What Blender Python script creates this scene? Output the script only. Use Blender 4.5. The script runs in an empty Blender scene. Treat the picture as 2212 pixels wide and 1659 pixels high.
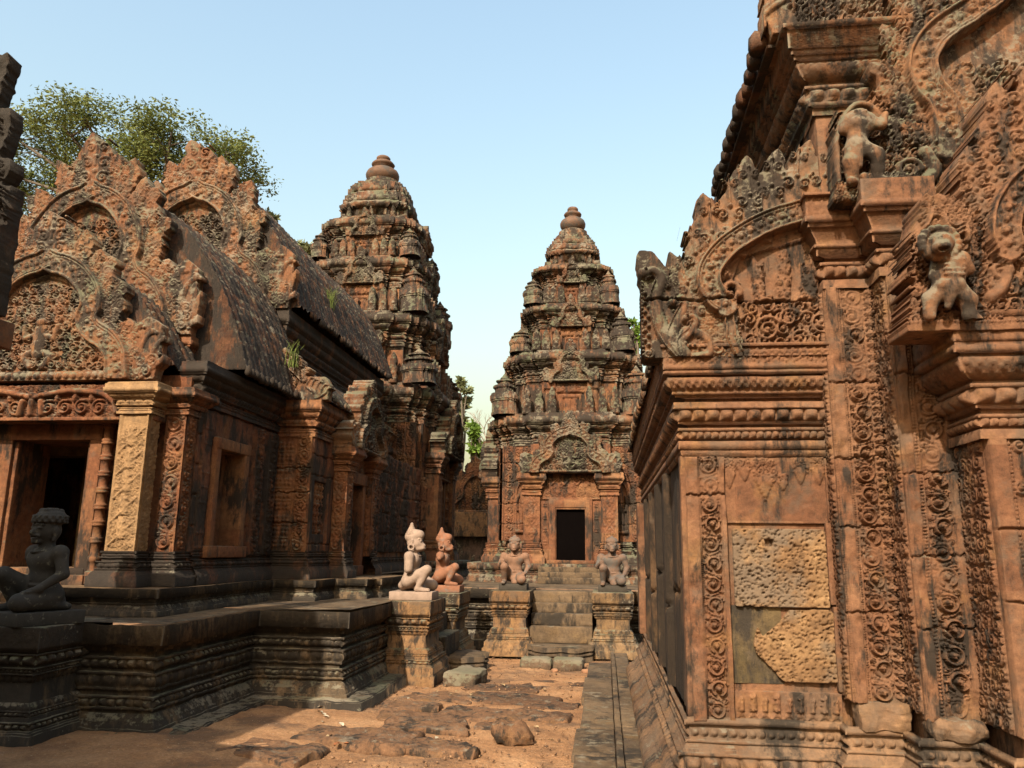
import bpy, math, random
import numpy as np
from mathutils import Matrix, Vector
R = math.radians
scene = bpy.context.scene
C = scene.collection

# ------------------------------------------------------------------ camera
FPX, EYE = 787.0, 1.6
PSI, PIT, ROL = 0.117546, 0.209549, 0.012
_f = np.array([-math.sin(PSI)*math.cos(PIT), math.cos(PSI)*math.cos(PIT), math.sin(PIT)])
_r = np.array([math.cos(PSI), math.sin(PSI), 0.0])
_u = np.cross(_r, _f)
_r, _u = math.cos(ROL)*_r+math.sin(ROL)*_u, -math.sin(ROL)*_r+math.cos(ROL)*_u
cam = bpy.data.cameras.new('camera')
cam.sensor_width = 36.0
cam.lens = FPX/1024*36.0
cam.clip_end = 2000
cam.clip_start = 0.05
co = bpy.data.objects.new('camera', cam)
C.objects.link(co)
M = Matrix.Identity(4)
for i in range(3):
    M[i][0], M[i][1], M[i][2] = _r[i], _u[i], -_f[i]
M[0][3], M[1][3], M[2][3] = 0, 0, EYE
co.matrix_world = M
scene.camera = co

# ------------------------------------------------------------------ light
SUN_DIR = Vector((0.23, 1.0, -0.80)).normalized()
w = bpy.data.worlds.new('World'); scene.world = w
w.use_nodes = True
nt = w.node_tree; nt.nodes.clear()
sky = nt.nodes.new('ShaderNodeTexSky'); sky.sky_type = 'NISHITA'
sky.sun_disc = False
sky.sun_elevation = math.asin(-SUN_DIR.z)
sky.sun_rotation = math.atan2(-SUN_DIR.x, -SUN_DIR.y)
sky.air_density = 2.4; sky.dust_density = 6.5; sky.ozone_density = 2.6
bg = nt.nodes.new('ShaderNodeBackground'); bg.inputs['Strength'].default_value = 0.15
out = nt.nodes.new('ShaderNodeOutputWorld')
nt.links.new(sky.outputs[0], bg.inputs[0]); nt.links.new(bg.outputs[0], out.inputs[0])
sl = bpy.data.lights.new('sun', 'SUN'); sl.energy = 5.0; sl.angle = R(0.55); sl.color = (1.0, 0.91, 0.77)
so = bpy.data.objects.new('sun', sl); C.objects.link(so)
so.rotation_euler = SUN_DIR.to_track_quat('-Z', 'Y').to_euler()
vs = scene.view_settings
vs.view_transform = 'Standard'; vs.look = 'None'; vs.exposure = 1.1; vs.gamma = 1.0; vs.use_curve_mapping = False
scene.cycles.max_bounces = 4; scene.cycles.diffuse_bounces = 2

# ------------------------------------------------------------------ helpers
def trace(dx, dy, Y):
    """world point at depth Y seen at (dx,dy) of the 2212-wide view: used to take outlines off the survey photo"""
    u, v = dx/2.16016, dy/2.16016
    d = (u-512)/FPX*_r-(v-384)/FPX*_u+_f
    t = Y/d[1]
    return (t*d[0], EYE+t*d[2])

def empty(name, label=None, cat=None, loc=(0, 0, 0), rz=0, group=None):
    o = bpy.data.objects.new(name, None); C.objects.link(o)
    o.location = loc; o.rotation_euler = (0, 0, rz); o.empty_display_size = .2
    tag(o, label, cat, group)
    return o
def tag(o, label=None, cat=None, group=None, kind=None):
    if label: o['label'] = label
    if cat: o['category'] = cat
    if group: o['group'] = group
    if kind: o['kind'] = kind
    return o

def mk(name, V, Q, mat, parent=None, smooth=False, T=None, ng=None):
    V = np.asarray(V, dtype=np.float32)
    me = bpy.data.meshes.new(name)
    Q = np.zeros((0, 4), int) if Q is None else np.asarray(Q, int).reshape(-1, 4)
    T = np.zeros((0, 3), int) if T is None else np.asarray(T, int).reshape(-1, 3)
    if ng is None: ng = []
    loops = np.concatenate([Q.ravel(), T.ravel()]+[np.asarray(g, int) for g in ng]).astype(np.int32)
    tot = np.concatenate([np.full(len(Q), 4), np.full(len(T), 3), np.array([len(g) for g in ng], int)]).astype(np.int32)
    st = np.concatenate([[0], np.cumsum(tot)[:-1]]).astype(np.int32) if len(tot) else tot
    me.vertices.add(len(V)); me.vertices.foreach_set('co', V.ravel())
    me.loops.add(len(loops)); me.loops.foreach_set('vertex_index', loops)
    me.polygons.add(len(tot)); me.polygons.foreach_set('loop_start', st); me.polygons.foreach_set('loop_total', tot)
    if smooth: me.polygons.foreach_set('use_smooth', np.ones(len(tot), bool))
    me.update(calc_edges=True); me.validate()
    if mat: me.materials.append(mat)
    o = bpy.data.objects.new(name, me); C.objects.link(o)
    if parent: o.parent = parent
    return o

def join(parts):
    Vs, Qs, Ts, n = [], [], [], 0
    for p in parts:
        V, Q = p[0], p[1]
        T = p[2] if len(p) > 2 else None
        Vs.append(V)
        if Q is not None and len(Q): Qs.append(np.asarray(Q)+n)
        if T is not None and len(T): Ts.append(np.asarray(T)+n)
        n += len(V)
    return np.concatenate(Vs), (np.concatenate(Qs) if Qs else None), (np.concatenate(Ts) if Ts else None)

_perm = np.random.RandomState(7).rand(64, 64, 64).astype(np.float32)
def vn(P, sc=1.0, seed=0):
    """value noise in -1..1"""
    p = np.asarray(P, float)*sc+seed*17.31
    i = np.floor(p).astype(int); f = p-i; f = f*f*(3-2*f)
    r = 0
    for dx in (0, 1):
        for dy in (0, 1):
            for dz in (0, 1):
                wgt = (f[:, 0] if dx else 1-f[:, 0])*(f[:, 1] if dy else 1-f[:, 1])*(f[:, 2] if dz else 1-f[:, 2])
                r = r+wgt*_perm[(i[:, 0]+dx) & 63, (i[:, 1]+dy) & 63, (i[:, 2]+dz) & 63]
    return r*2-1
def fbm(P, sc=1.0, seed=0, oc=3):
    a, t = 1.0, 0
    for k in range(oc):
        t = t+a*vn(P, sc*2**k, seed+k); a *= .5
    return t/1.6
def rough(V, amp, sc=9, seed=0):
    if amp <= 0: return V
    V = np.asarray(V, float)
    d = np.stack([fbm(V, sc, seed+10*k, 3) for k in range(3)], 1)
    c = np.clip(fbm(V, sc*.45, seed+50, 2)-.35, 0, 1)[:, None]
    return V+amp*d*(1+3*c)

def grid_faces(nr, nc, off=0):
    a = np.arange(nr*nc).reshape(nr, nc)+off
    return np.stack([a[:-1, :-1], a[:-1, 1:], a[1:, 1:], a[1:, :-1]], -1).reshape(-1, 4)

# ---- rough box
def rbox(x0, y0, z0, x1, y1, z1, seg=.08, amp=.006, bev=.012, seed=0, sc=9):
    c = np.array([(x0+x1)/2, (y0+y1)/2, (z0+z1)/2]); h = np.array([x1-x0, y1-y0, z1-z0])/2
    n = np.maximum(2, np.minimum(40, np.ceil(2*h/seg).astype(int)+1))
    Vs, Qs, off = [], [], 0
    for ax in range(3):
        b, d = (ax+1) % 3, (ax+2) % 3
        for s in (-1, 1):
            g = lambda k: np.concatenate([[-1], np.linspace(-1+min(.9, bev/h[k]), 1-min(.9, bev/h[k]), n[k]), [1]])
            u, v = np.meshgrid(g(b), g(d), indexing='ij')
            P = np.zeros(u.shape+(3,)); P[..., ax] = s; P[..., b] = u; P[..., d] = v
            if s < 0: P = P[::-1]
            Qs.append(grid_faces(*u.shape, off=off)); Vs.append(P.reshape(-1, 3)); off += u.size
    P = np.concatenate(Vs)
    lim = 1-np.minimum(.95, bev/h)
    q = np.clip(P, -lim, lim); e = (P-q)*h
    L = np.linalg.norm(e, axis=1, keepdims=True)
    mx = np.abs(e).max(1, keepdims=True)
    e = np.where(L > 1e-9, e/np.maximum(L, 1e-9)*mx, 0)
    V = c+q*h+e
    return rough(V, amp, sc, seed), np.concatenate(Qs)

# ---- mouldings swept along a plan outline
def rows_of(prof, z0):
    rows, z = [], z0            # (z, out, fn(ph)->extra, period)
    for e in prof:
        k, h = e[0], e[1]
        if k == 'f':
            rows += [(z, e[2], None, 0), (z+h, e[2], None, 0)]
        elif k == 'c':
            rows += [(z, e[2], None, 0), (z+h*.35, e[2]+(e[3]-e[2])*.2, None, 0), (z+h*.7, e[2]+(e[3]-e[2])*.65, None, 0), (z+h, e[3], None, 0)]
        elif k == 't':
            for t in np.linspace(0, 1, 6): rows.append((z+h*t, e[2]+h*.45*math.sin(math.pi*t), None, 0))
        elif k == 'b':
            for t in np.linspace(0, 1, 6):
                s = math.sin(math.pi*t)
                rows.append((z+h*t, e[2]-h*.16*s, (lambda ph, s=s, h=h: h*.74*s*np.sqrt(np.clip(1-(1.12*(2*ph-1))**2, 0, 1))), e[3]))
        elif k == 'l':          # lotus petals: (h, out0, out1, period)
            for t in np.linspace(0, 1, 6):
                o = e[2]+(e[3]-e[2])*t+h*.22*math.sin(math.pi*t)
                rows.append((z+h*t, o, (lambda ph, t=t, h=h: -h*.22*np.clip(np.abs(2*ph-1)**2*1.3-(1-t)*.35, 0, 1)), e[4]))
        elif k == 'o':          # carved frieze (h, out0, out1, period, amp)
            for t in np.linspace(0, 1, 9):
                o = e[2]+(e[3]-e[2])*t+h*.16*math.sin(math.pi*t)
                def fn(ph, t=t, a=e[5]):
                    x = ph*2-1; y = (t*2-1)
                    r = np.sqrt((np.abs(x)-.5)**2+(y*.6)**2); r0 = np.sqrt(x**2+(y*.7)**2)
                    return a*(np.clip(1-np.abs(r-.33)/.14, 0, 1)+np.clip(1-r0/.2, 0, 1)+np.clip(1-r/.13, 0, 1))
                rows.append((z+h*t, o, fn, e[4]))
        elif k == 'd':          # lozenges (h, out, period, amp)
            for t in np.linspace(0, 1, 9):
                def fn(ph, t=t, a=e[4]):
                    x = np.abs(ph*2-1); y = abs(t*2-1)
                    m = x+y
                    return a*(np.clip(1-np.abs(m-1)/.16, 0, 1)+.9*np.clip(1-m/.45, 0, 1)+.5*np.clip(1-np.abs(m-1.6)/.25, 0, 1))*(0 if t in (0., 1.) else 1)
                rows.append((z+h*t, e[2], fn, e[3]))
        z += h
    return rows, z

def offset_corners(pts, closed):
    P = np.array(pts, float); n = len(P)
    d = np.roll(P, -1, 0)-P
    if not closed: d = d[:-1]
    L = np.linalg.norm(d, axis=1); d = d/L[:, None]
    nr = np.stack([d[:, 1], -d[:, 0]], 1)
    mit = np.zeros((n, 2))
    for i in range(n):
        if closed: a, b = nr[i-1], nr[i]
        else: a, b = nr[max(i-1, 0)], nr[min(i, n-2)]
        m = a+b; q = m.dot(a)
        mit[i] = m/q if abs(q) > 1e-6 else a
    return P, d, L, nr, mit

def sweep(outline, prof, z0, closed=False, seg=.015, amp=.004, seed=0, cap=False, near=5.0):
    P, d, L, nr, mit = offset_corners(outline, closed)
    rows, z1 = rows_of(prof, z0)
    ne = len(L); cols = []
    for e in range(ne):
        i, j = e, (e+1) % len(P)
        mid = (P[i]+P[j])/2; a = P[i]; b = P[j]
        dist = min(np.linalg.norm(a), np.linalg.norm(b), np.linalg.norm(mid))
        s = seg*max(1, min(8, dist/near))
        n = max(2, int(math.ceil(L[e]/s))+1)
        t = np.linspace(0, 1, n)
        cols.append((e, i, j, t))
    X = []
    for (z, o, fn, per) in rows:
        row = []
        for (e, i, j, t) in cols:
            A = P[i]+mit[i]*o; B = P[j]+mit[j]*o
            Q = A+(B-A)*t[:, None]
            if fn is not None:
                cnt = max(1, round(L[e]/per)); ph = (t*cnt) % 1.0
                ex = fn(ph); ex[0] = ex[-1] = 0
                Q = Q+nr[e]*ex[:, None]
            row.append(np.column_stack([Q, np.full(len(t), z)]))
        X.append(np.concatenate(row))
    X = np.stack(X)             # rows, cols, 3
    nrw, nc = X.shape[:2]
    F = grid_faces(nrw, nc)
    V = X.reshape(-1, 3)
    V = rough(V, amp, 10, seed)
    ng = []
    if cap:
        ng = [list(range((nrw-1)*nc, nrw*nc))]
    return V, F, ng, z1
def moulding(name, outline, prof, z0, mat, parent, **k):
    V, F, ng, z1 = sweep(outline, prof, z0, **k)
    o = mk(name, V, F, mat, parent, ng=ng)
    return o, z1

# ---- carved relief canvas
class Cv:
    def __init__(s, x0, y0, x1, y1, res, full=True):
        s.x0, s.y0, s.res = x0, y0, res
        s.nx = int(round((x1-x0)/res))+1; s.ny = int(round((y1-y0)/res))+1
        s.x = x0+np.arange(s.nx)*res; s.y = y0+np.arange(s.ny)*res
        s.H = np.zeros((s.ny, s.nx)); s.M = np.full((s.ny, s.nx), bool(full))
        s.hole = np.zeros((s.ny, s.nx), bool)
    def win(s, xa, ya, xb, yb):
        i0 = max(0, int((xa-s.x0)/s.res)); i1 = min(s.nx, int((xb-s.x0)/s.res)+2)
        j0 = max(0, int((ya-s.y0)/s.res)); j1 = min(s.ny, int((yb-s.y0)/s.res)+2)
        if i0 >= i1 or j0 >= j1: return None
        return slice(j0, j1), slice(i0, i1), s.x[None, i0:i1], s.y[j0:j1, None]
    def put(s, W, val, m):
        sub = s.H[W[0], W[1]]; sub[m] = np.maximum(sub[m], val[m]) if hasattr(val, 'shape') else np.maximum(sub[m], val)
        s.M[W[0], W[1]] |= m
    def dome(s, x, y, r, h, b=0.0):
        W = s.win(x-r, y-r, x+r, y+r)
        if W is None: return
        q = ((W[2]-x)**2+(W[3]-y)**2)/(r*r); m = q < 1
        s.put(W, b+h*np.sqrt(np.clip(1-q, 0, 1)), m)
    def seg(s, a, c, r0, r1, h, b=0.0, flat=False):
        r = max(r0, r1)
        W = s.win(min(a[0], c[0])-r, min(a[1], c[1])-r, max(a[0], c[0])+r, max(a[1], c[1])+r)
        if W is None: return
        dx, dy = c[0]-a[0], c[1]-a[1]; L2 = dx*dx+dy*dy+1e-12
        t = np.clip(((W[2]-a[0])*dx+(W[3]-a[1])*dy)/L2, 0, 1)
        dd = (W[2]-a[0]-t*dx)**2+(W[3]-a[1]-t*dy)**2
        rr = r0+(r1-r0)*t; q = dd/(rr*rr); m = q < 1
        s.put(W, (b+h+0*q) if flat else b+h*np.sqrt(np.clip(1-q, 0, 1)), m)
    def tube(s, pts, r, h, b=0.0, r1=None, flat=False):
        n = len(pts)-1; r1 = r if r1 is None else r1
        for i in range(n):
            s.seg(pts[i], pts[i+1], r+(r1-r)*i/n, r+(r1-r)*(i+1)/n, h, b, flat)
    def poly(s, pts, h):
        P = np.array(pts)
        W = s.win(P[:, 0].min(), P[:, 1].min(), P[:, 0].max(), P[:, 1].max())
        if W is None: return
        X = W[2]+0*W[3]; Y = W[3]+0*W[2]; ins = np.zeros(X.shape, bool)
        for i in range(len(P)):
            (xa, ya), (xb, yb) = P[i], P[i-1]
            if ya == yb: continue
            c = ((ya > Y) != (yb > Y)) & (X < (xb-xa)*(Y-ya)/(yb-ya)+xa)
            ins ^= c
        s.put(W, h+0*X, ins)
        return W, ins
    def rect(s, xa, ya, xb, yb, h):
        W = s.win(xa, ya, xb, yb)
        if W is None: return
        m = (W[2] >= xa) & (W[2] <= xb) & (W[3] >= ya) & (W[3] <= yb)
        s.put(W, h+0.0*(W[2]+W[3]), m)
    def setrect(s, xa, ya, xb, yb, h):
        W = s.win(xa, ya, xb, yb)
        m = (W[2] >= xa) & (W[2] <= xb) & (W[3] >= ya) & (W[3] <= yb)
        s.H[W[0], W[1]][m] = h
    def spiral(s, cx, cy, Rr, a0, dr, turns, w, h, b=0.0, berry=True):
        n = max(8, int(turns*11)); pts = []
        for i in range(n+1):
            t = i/n; rad = Rr*(1-.74*t); a = a0+dr*t*turns*2*math.pi
            pts.append((cx+rad*math.cos(a), cy+rad*math.sin(a)))
        s.tube(pts, w, h, b, w*.6)
        if berry: s.dome(cx, cy, Rr*.26, h*1.1, b)
        return pts
    def leaf(s, x, y, dx, dy, L, Wd, h, b=0.0, curls=3):
        n = math.hypot(dx, dy); dx, dy = dx/n, dy/n
        m = max(L, Wd)*1.05
        W = s.win(x-m, y-m, x+m, y+m)
        if W is None: return
        t = ((W[2]-x)*dx+(W[3]-y)*dy)/L; sg = math.sin(x*91.7+y*57.3); q = np.abs(-(W[2]-x)*dy+(W[3]-y)*dx-sg*.17*L*np.clip(t, 0, 1)**2.2)
        tt = np.clip(t, 0, 1)
        prof = lambda t: Wd*np.minimum(1.0, (1-t)**.55*(.70+.75*t))
        wp = prof(tt)*(1+.10*np.sin(tt*19+sg*9)+.06*np.sin(tt*41+sg*5))
        ins = (t > 0) & (t < 1) & (q < wp)
        s.put(W, b+h*(.40+.28*(1-q/np.maximum(wp, 1e-6))), ins)
        for k in range(curls):
            tk = .10+.66*k/max(1, curls-1) if curls > 1 else .35
            wk = float(prof(np.float64(tk)))
            for sd in (-1, 1):
                px, py = x+dx*L*tk-dy*sd*wk*.52, y+dy*L*tk+dx*sd*wk*.52
                s.spiral(px, py, wk*.36, math.atan2(dy, dx)+sd*.6, -sd, 1.2, wk*.10, h*.42, b+h*.50)
                s.dome(x+dx*L*(tk+.12)-dy*sd*wk*.85, y+dy*L*(tk+.12)+dx*sd*wk*.85, wk*.13, h*.5, b+h*.3)
            s.dome(x+dx*L*(tk+.09), y+dy*L*(tk+.09), wk*.17, h*.45, b+h*.55)
        s.tube([(x+dx*L*.5, y+dy*L*.5), (x+dx*L*.93, y+dy*L*.93)], Wd*.07, h*.4, b+h*.5, Wd*.03)
    def ribbon(s, pts, hw, h, b, ros=True, fil=True):
        s.tube(pts, hw, h, b, flat=True)
        if fil:
            for off in (-hw*.88, hw*.88):
                q = offset_path(pts, off); s.tube(q, hw*.14, h*.6, b+h)
            s.tube(offset_path(pts, hw*.62), hw*.08, h*.35, b+h)
        if ros:
            d = 0; step = hw*.95
            for i in range(len(pts)-1):
                a, c = pts[i], pts[i+1]; L = math.hypot(c[0]-a[0], c[1]-a[1])
                while d < L:
                    px, py = a[0]+(c[0]-a[0])*d/L, a[1]+(c[1]-a[1])*d/L
                    s.dome(px, py, hw*.22, h*.45, b+h); s.spiral(px, py, hw*.36, d*9, 1, .9, hw*.09, h*.4, b+h, False)
                    tx, ty = (c[0]-a[0])/L, (c[1]-a[1])/L
                    for sd in (-1, 1):
                        s.dome(px-ty*sd*hw*.42+tx*step*.5, py+tx*sd*hw*.42+ty*step*.5, hw*.13, h*.35, b+h)
                    d += step
                d -= L
    def beads(s, a, c, r, h, b=0.0, gap=2.05):
        L = math.hypot(c[0]-a[0], c[1]-a[1]); n = max(1, int(L/(r*gap)))
        for i in range(n+1):
            s.dome(a[0]+(c[0]-a[0])*i/n, a[1]+(c[1]-a[1])*i/n, r, h, b)
    def groove(s, a, c, wd, dep, seed=0):
        n = 24; rr = random.Random(seed)
        W = s.win(min(a[0], c[0])-wd*2, min(a[1], c[1])-wd*2, max(a[0], c[0])+wd*2, max(a[1], c[1])+wd*2)
        if W is None: return
        dx, dy = c[0]-a[0], c[1]-a[1]; L2 = dx*dx+dy*dy
        t = ((W[2]-a[0])*dx+(W[3]-a[1])*dy)/L2
        wob = wd*.7*np.sin(t*17+seed)+wd*.4*np.sin(t*43+seed*2)
        d = np.abs((-(W[2]-a[0])*dy+(W[3]-a[1])*dx)/math.sqrt(L2)+wob)
        m = (t >= 0) & (t <= 1) & (d < wd)
        s.H[W[0], W[1]][m] -= dep*(1-d[m]/wd)**.5
    def noise(s, amp, sc, seed=0, oc=3):
        P = np.stack([np.broadcast_to(s.x[None, :], s.H.shape).ravel(), np.broadcast_to(s.y[:, None], s.H.shape).ravel(), np.full(s.H.size, seed*3.7)], 1)
        s.H += amp*fbm(P, sc, seed, oc).reshape(s.H.shape)
    def foliage(s, xa, ya, xb, yb, size, h, b=0.0, rnd=None, test=None):
        rnd = rnd or random.Random(1)
        ny = max(1, int((yb-ya)/(size*1.5))); row = 0
        for j in range(ny+1):
            y = ya+(j+.5)*(yb-ya)/(ny+1); nxx = max(1, int((xb-xa)/(size*1.6)))
            for i in range(nxx+1):
                x = xa+(i+.5+(.5 if j % 2 else 0)*0.6)*(xb-xa)/(nxx+1)
                x += rnd.uniform(-.2, .2)*size; yy = y+rnd.uniform(-.2, .2)*size
                if test and not test(x, yy): continue
                sz = size*rnd.uniform(.7, 1.05)
                dr = 1 if (i+j) % 2 else -1
                s.spiral(x, yy, sz*.8, rnd.uniform(0, 6.28), dr, 1.35, sz*.17, h, b)
                for k in range(6):
                    a = rnd.uniform(0, 6.28); s.dome(x+sz*1.05*math.cos(a), yy+sz*1.05*math.sin(a), sz*rnd.uniform(.16, .27), h*rnd.uniform(.6, 1), b)
    def rinceau(s, xc, hw, ya, yb, h, b=0.0, seed=0):
        rnd = random.Random(seed); n = max(1, round((yb-ya)/(hw*2.0))); st = (yb-ya)/n
        for k in range(n):
            sd = 1 if k % 2 else -1
            cx, cy = xc+sd*hw*.10, ya+(k+.5)*st; Rr = hw*.80
            s.tube([(cx+Rr*.86*math.cos(a), cy+Rr*.86*math.sin(a)) for a in np.linspace(-math.pi/2*sd+.4, -math.pi/2*sd+.4+sd*5.4, 20)], hw*.12, h, b)
            s.spiral(cx, cy, Rr*.62, -math.pi/2*sd+.6, sd, 1.1, hw*.07, h*.8, b, False)
            s.dome(cx, cy, hw*.30, h*1.05, b)
            for a in (0.5, 2.6, 4.7): s.dome(cx+hw*.15*math.cos(a), cy+hw*.15*math.sin(a), hw*.10, h*.4, b+h*.9)
            for i in range(7):
                a = math.pi*(.15+.12*i); s.dome(cx+hw*.50*math.cos(a), cy+hw*.50*math.sin(a), hw*.075, h*.6, b)
                a = math.pi*(.12+.125*i); s.dome(cx+hw*.93*math.cos(a), cy+hw*.96*math.sin(a), hw*.085, h*.8, b)
            y1 = cy+st*.5
            s.tube(cr([(xc-sd*hw*.88, cy-st*.40), (xc-sd*hw*.80, cy-st*.05), (xc-sd*hw*.62, cy+st*.24), (xc-sd*hw*.10, y1-st*.04), (xc+sd*hw*.5, y1+st*.06)], 3), hw*.06, h*.6, b)
            s.tube([(xc-sd*hw*.45, y1-st*.06), (xc+sd*hw*.15, y1+st*.05), (xc+sd*hw*.7, y1+st*.16)], hw*.05, h*.65, b)
            s.spiral(xc-sd*hw*.70, cy+st*.40, hw*.26, rnd.uniform(0, 6), sd, 1.1, hw*.065, h*.8, b)
            s.spiral(xc+sd*hw*.76, cy+st*.36, hw*.20, rnd.uniform(0, 6), -sd, 1.1, hw*.06, h*.75, b)
            s.rect(xc-sd*hw*.78-hw*.20, cy-hw*.06, xc-sd*hw*.78+hw*.16, cy+hw*.06, b+h*.7)
            for i in range(3): s.dome(xc+rnd.uniform(-.9, .9)*hw, y1+rnd.uniform(-.1, .1)*st, hw*rnd.uniform(.06, .09), h*.5, b)
    def lozenge(s, xc, hw, ya, yb, h, b=0.0):
        n = max(1, round((yb-ya)/(hw*2.2))); st = (yb-ya)/n
        for k in range(n):
            y = ya+(k+.5)*st
            for a in range(4):
                s.dome(xc+hw*.42*math.cos(a*math.pi/2), y+hw*.42*math.sin(a*math.pi/2), hw*.3, h, b)
            s.dome(xc, y, hw*.25, h*1.3, b)
            for sd in (-1, 1):
                s.tube([(xc, y-st*.5), (xc+sd*hw*.9, y), (xc, y+st*.5)], hw*.09, h*.7, b)
                s.dome(xc+sd*hw*.75, y+st*.5, hw*.22, h*.8, b)
    def naga(s, x, y, S, dr, h, b=0.0):
        for (ox, hg) in ((.70, .50), (.50, .66), (.28, .80), (.06, .92), (-.14, 1.0)):
            X = lambda v: x+dr*v*S
            pts = cr([(X(.28), y), (X(.3+ox*.35), y+.22*hg*S), (X(ox+.02), y+.5*hg*S), (X(ox+.1), y+.78*hg*S), (X(ox+.2), y+.9*hg*S)], 4)
            s.tube(pts, .062*S, h*.42, b, .036*S)
            s.dome(X(ox+.2), y+.9*hg*S, .058*S, h*.6, b); s.dome(X(ox+.27), y+.87*hg*S, .036*S, h*.5, b)
            s.dome(X(ox+.17), y+.95*hg*S, .02*S, h*.7, b)
            for i in range(1, len(pts)-1): s.dome(pts[i][0], pts[i][1], .022*S, h*.5, b)
    # ---- build
    def build(s, name, mat, parent, O, U, V, N, thick=0.0, jit=.0, seed=0):
        O, U, V, N = [np.array(a, float) for a in (O, U, V, N)]
        M = s.M & ~s.hole
        fm = M[:-1, :-1] & M[:-1, 1:] & M[1:, :-1] & M[1:, 1:]
        used = np.zeros_like(M)
        used[:-1, :-1] |= fm; used[:-1, 1:] |= fm; used[1:, :-1] |= fm; used[1:, 1:] |= fm
        idx = -np.ones(M.shape, int); idx[used] = np.arange(used.sum())
        X = np.broadcast_to(s.x[None, :], M.shape)[used]; Y = np.broadcast_to(s.y[:, None], M.shape)[used]; H = s.H[used]
        XY = np.stack([X, Y], 1)
        q = np.stack([idx[:-1, :-1], idx[:-1, 1:], idx[1:, 1:], idx[1:, :-1]], -1)[fm]
        n = len(X)
        # border edges
        def bord():
            es = []
            z = np.zeros((1, fm.shape[1]), bool)
            dn = np.vstack([z, fm[:-1]]); up = np.vstack([fm[1:], z])
            zz = np.zeros((fm.shape[0], 1), bool)
            lf = np.hstack([zz, fm[:, :-1]]); rt = np.hstack([fm[:, 1:], zz])
            m = fm & ~dn; es.append(np.stack([idx[:-1, :-1][m], idx[:-1, 1:][m]], 1))
            m = fm & ~up; es.append(np.stack([idx[1:, 1:][m], idx[1:, :-1][m]], 1))
            m = fm & ~lf; es.append(np.stack([idx[1:, :-1][m], idx[:-1, :-1][m]], 1))
            m = fm & ~rt; es.append(np.stack([idx[:-1, 1:][m], idx[1:, 1:][m]], 1))
            return np.concatenate(es)
        E = bord()
        if not s.M.all() or s.hole.any():
            for it in range(3):
                acc = np.zeros((n, 2)); cnt = np.zeros(n)
                np.add.at(acc, E[:, 0], XY[E[:, 1]]); np.add.at(acc, E[:, 1], XY[E[:, 0]])
                np.add.at(cnt, E[:, 0], 1); np.add.at(cnt, E[:, 1], 1)
                b = cnt == 2
                lo = b & (XY[:, 0] > s.x[0]+1e-6) & (XY[:, 0] < s.x[-1]-1e-6) & (XY[:, 1] > s.y[0]+1e-6) & (XY[:, 1] < s.y[-1]-1e-6)
                XY[lo] = .5*XY[lo]+.5*acc[lo]/cnt[lo, None]
        P = O+XY[:, :1]*U+XY[:, 1:]*V+H[:, None]*N
        if jit: P = rough(P, jit, 12, seed)
        if thick > 0:
            P2 = O+XY[:, :1]*U+XY[:, 1:]*V-thick*N
            be = np.unique(E); mp = -np.ones(n, int); mp[be] = n+np.arange(len(be))
            Pb = P2[be]
            if jit: Pb = rough(Pb, jit, 12, seed)
            q2 = np.stack([E[:, 1], E[:, 0], mp[E[:, 0]], mp[E[:, 1]]], 1)
            # rear sheet
            P3 = O+XY[:, :1]*U+XY[:, 1:]*V-thick*N
            q3 = q[:, ::-1]+n+len(be)
            P = np.concatenate([P, Pb, P3]); q = np.concatenate([q, q2, q3])
        return mk(name, P, q, mat, parent)

def offset_path(pts, d):
    P = np.array(pts, float); t = np.gradient(P, axis=0); L = np.linalg.norm(t, axis=1, keepdims=True); t = t/np.maximum(L, 1e-9)
    return [tuple(p) for p in P+d*np.stack([-t[:, 1], t[:, 0]], 1)]
def cr(pts, n=6):
    """Catmull-Rom through pts"""
    P = np.array(pts, float); P = np.vstack([2*P[0]-P[1], P, 2*P[-1]-P[-2]]); o = []
    for i in range(1, len(P)-2):
        for k in range(n):
            t = k/n
            o.append(tuple(.5*((2*P[i])+(-P[i-1]+P[i+1])*t+(2*P[i-1]-5*P[i]+4*P[i+1]-P[i+2])*t*t+(-P[i-1]+3*P[i]-3*P[i+1]+P[i+2])*t**3)))
    o.append(tuple(P[-2])); return o
FX, FYN, FXP, FXN = None, ((1, 0, 0), (0, 0, 1), (0, -1, 0)), ((0, 1, 0), (0, 0, 1), (1, 0, 0)), ((0, -1, 0), (0, 0, 1), (-1, 0, 0))

def lathe(prof, n=20, c=(0, 0, 0), amp=0, seed=0):
    a = np.linspace(0, 2*math.pi, n, endpoint=False)
    V = np.concatenate([np.stack([c[0]+r*np.cos(a), c[1]+r*np.sin(a), np.full(n, c[2]+z)], 1) for (r, z) in prof])
    m = len(prof); i = np.arange(n); j = (i+1) % n
    Q = np.concatenate([np.stack([k*n+i, k*n+j, (k+1)*n+j, (k+1)*n+i], 1) for k in range(m-1)])
    return rough(V, amp, 10, seed), Q

def tubes3(pts, radii, n=6):
    P = np.array(pts, float); m = len(P); T = np.gradient(P, axis=0); T /= np.maximum(np.linalg.norm(T, axis=1, keepdims=True), 1e-9)
    ref = np.array([.3, .5, .81]); V = []
    for i in range(m):
        a = np.cross(T[i], ref); a /= max(np.linalg.norm(a), 1e-6); b = np.cross(T[i], a)
        an = np.linspace(0, 2*math.pi, n, endpoint=False)
        V.append(P[i]+radii[i]*(np.cos(an)[:, None]*a+np.sin(an)[:, None]*b))
    i = np.arange(n); j = (i+1) % n
    Q = np.concatenate([np.stack([k*n+i, k*n+j, (k+1)*n+j, (k+1)*n+i], 1) for k in range(m-1)])
    return np.concatenate(V), Q

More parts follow.
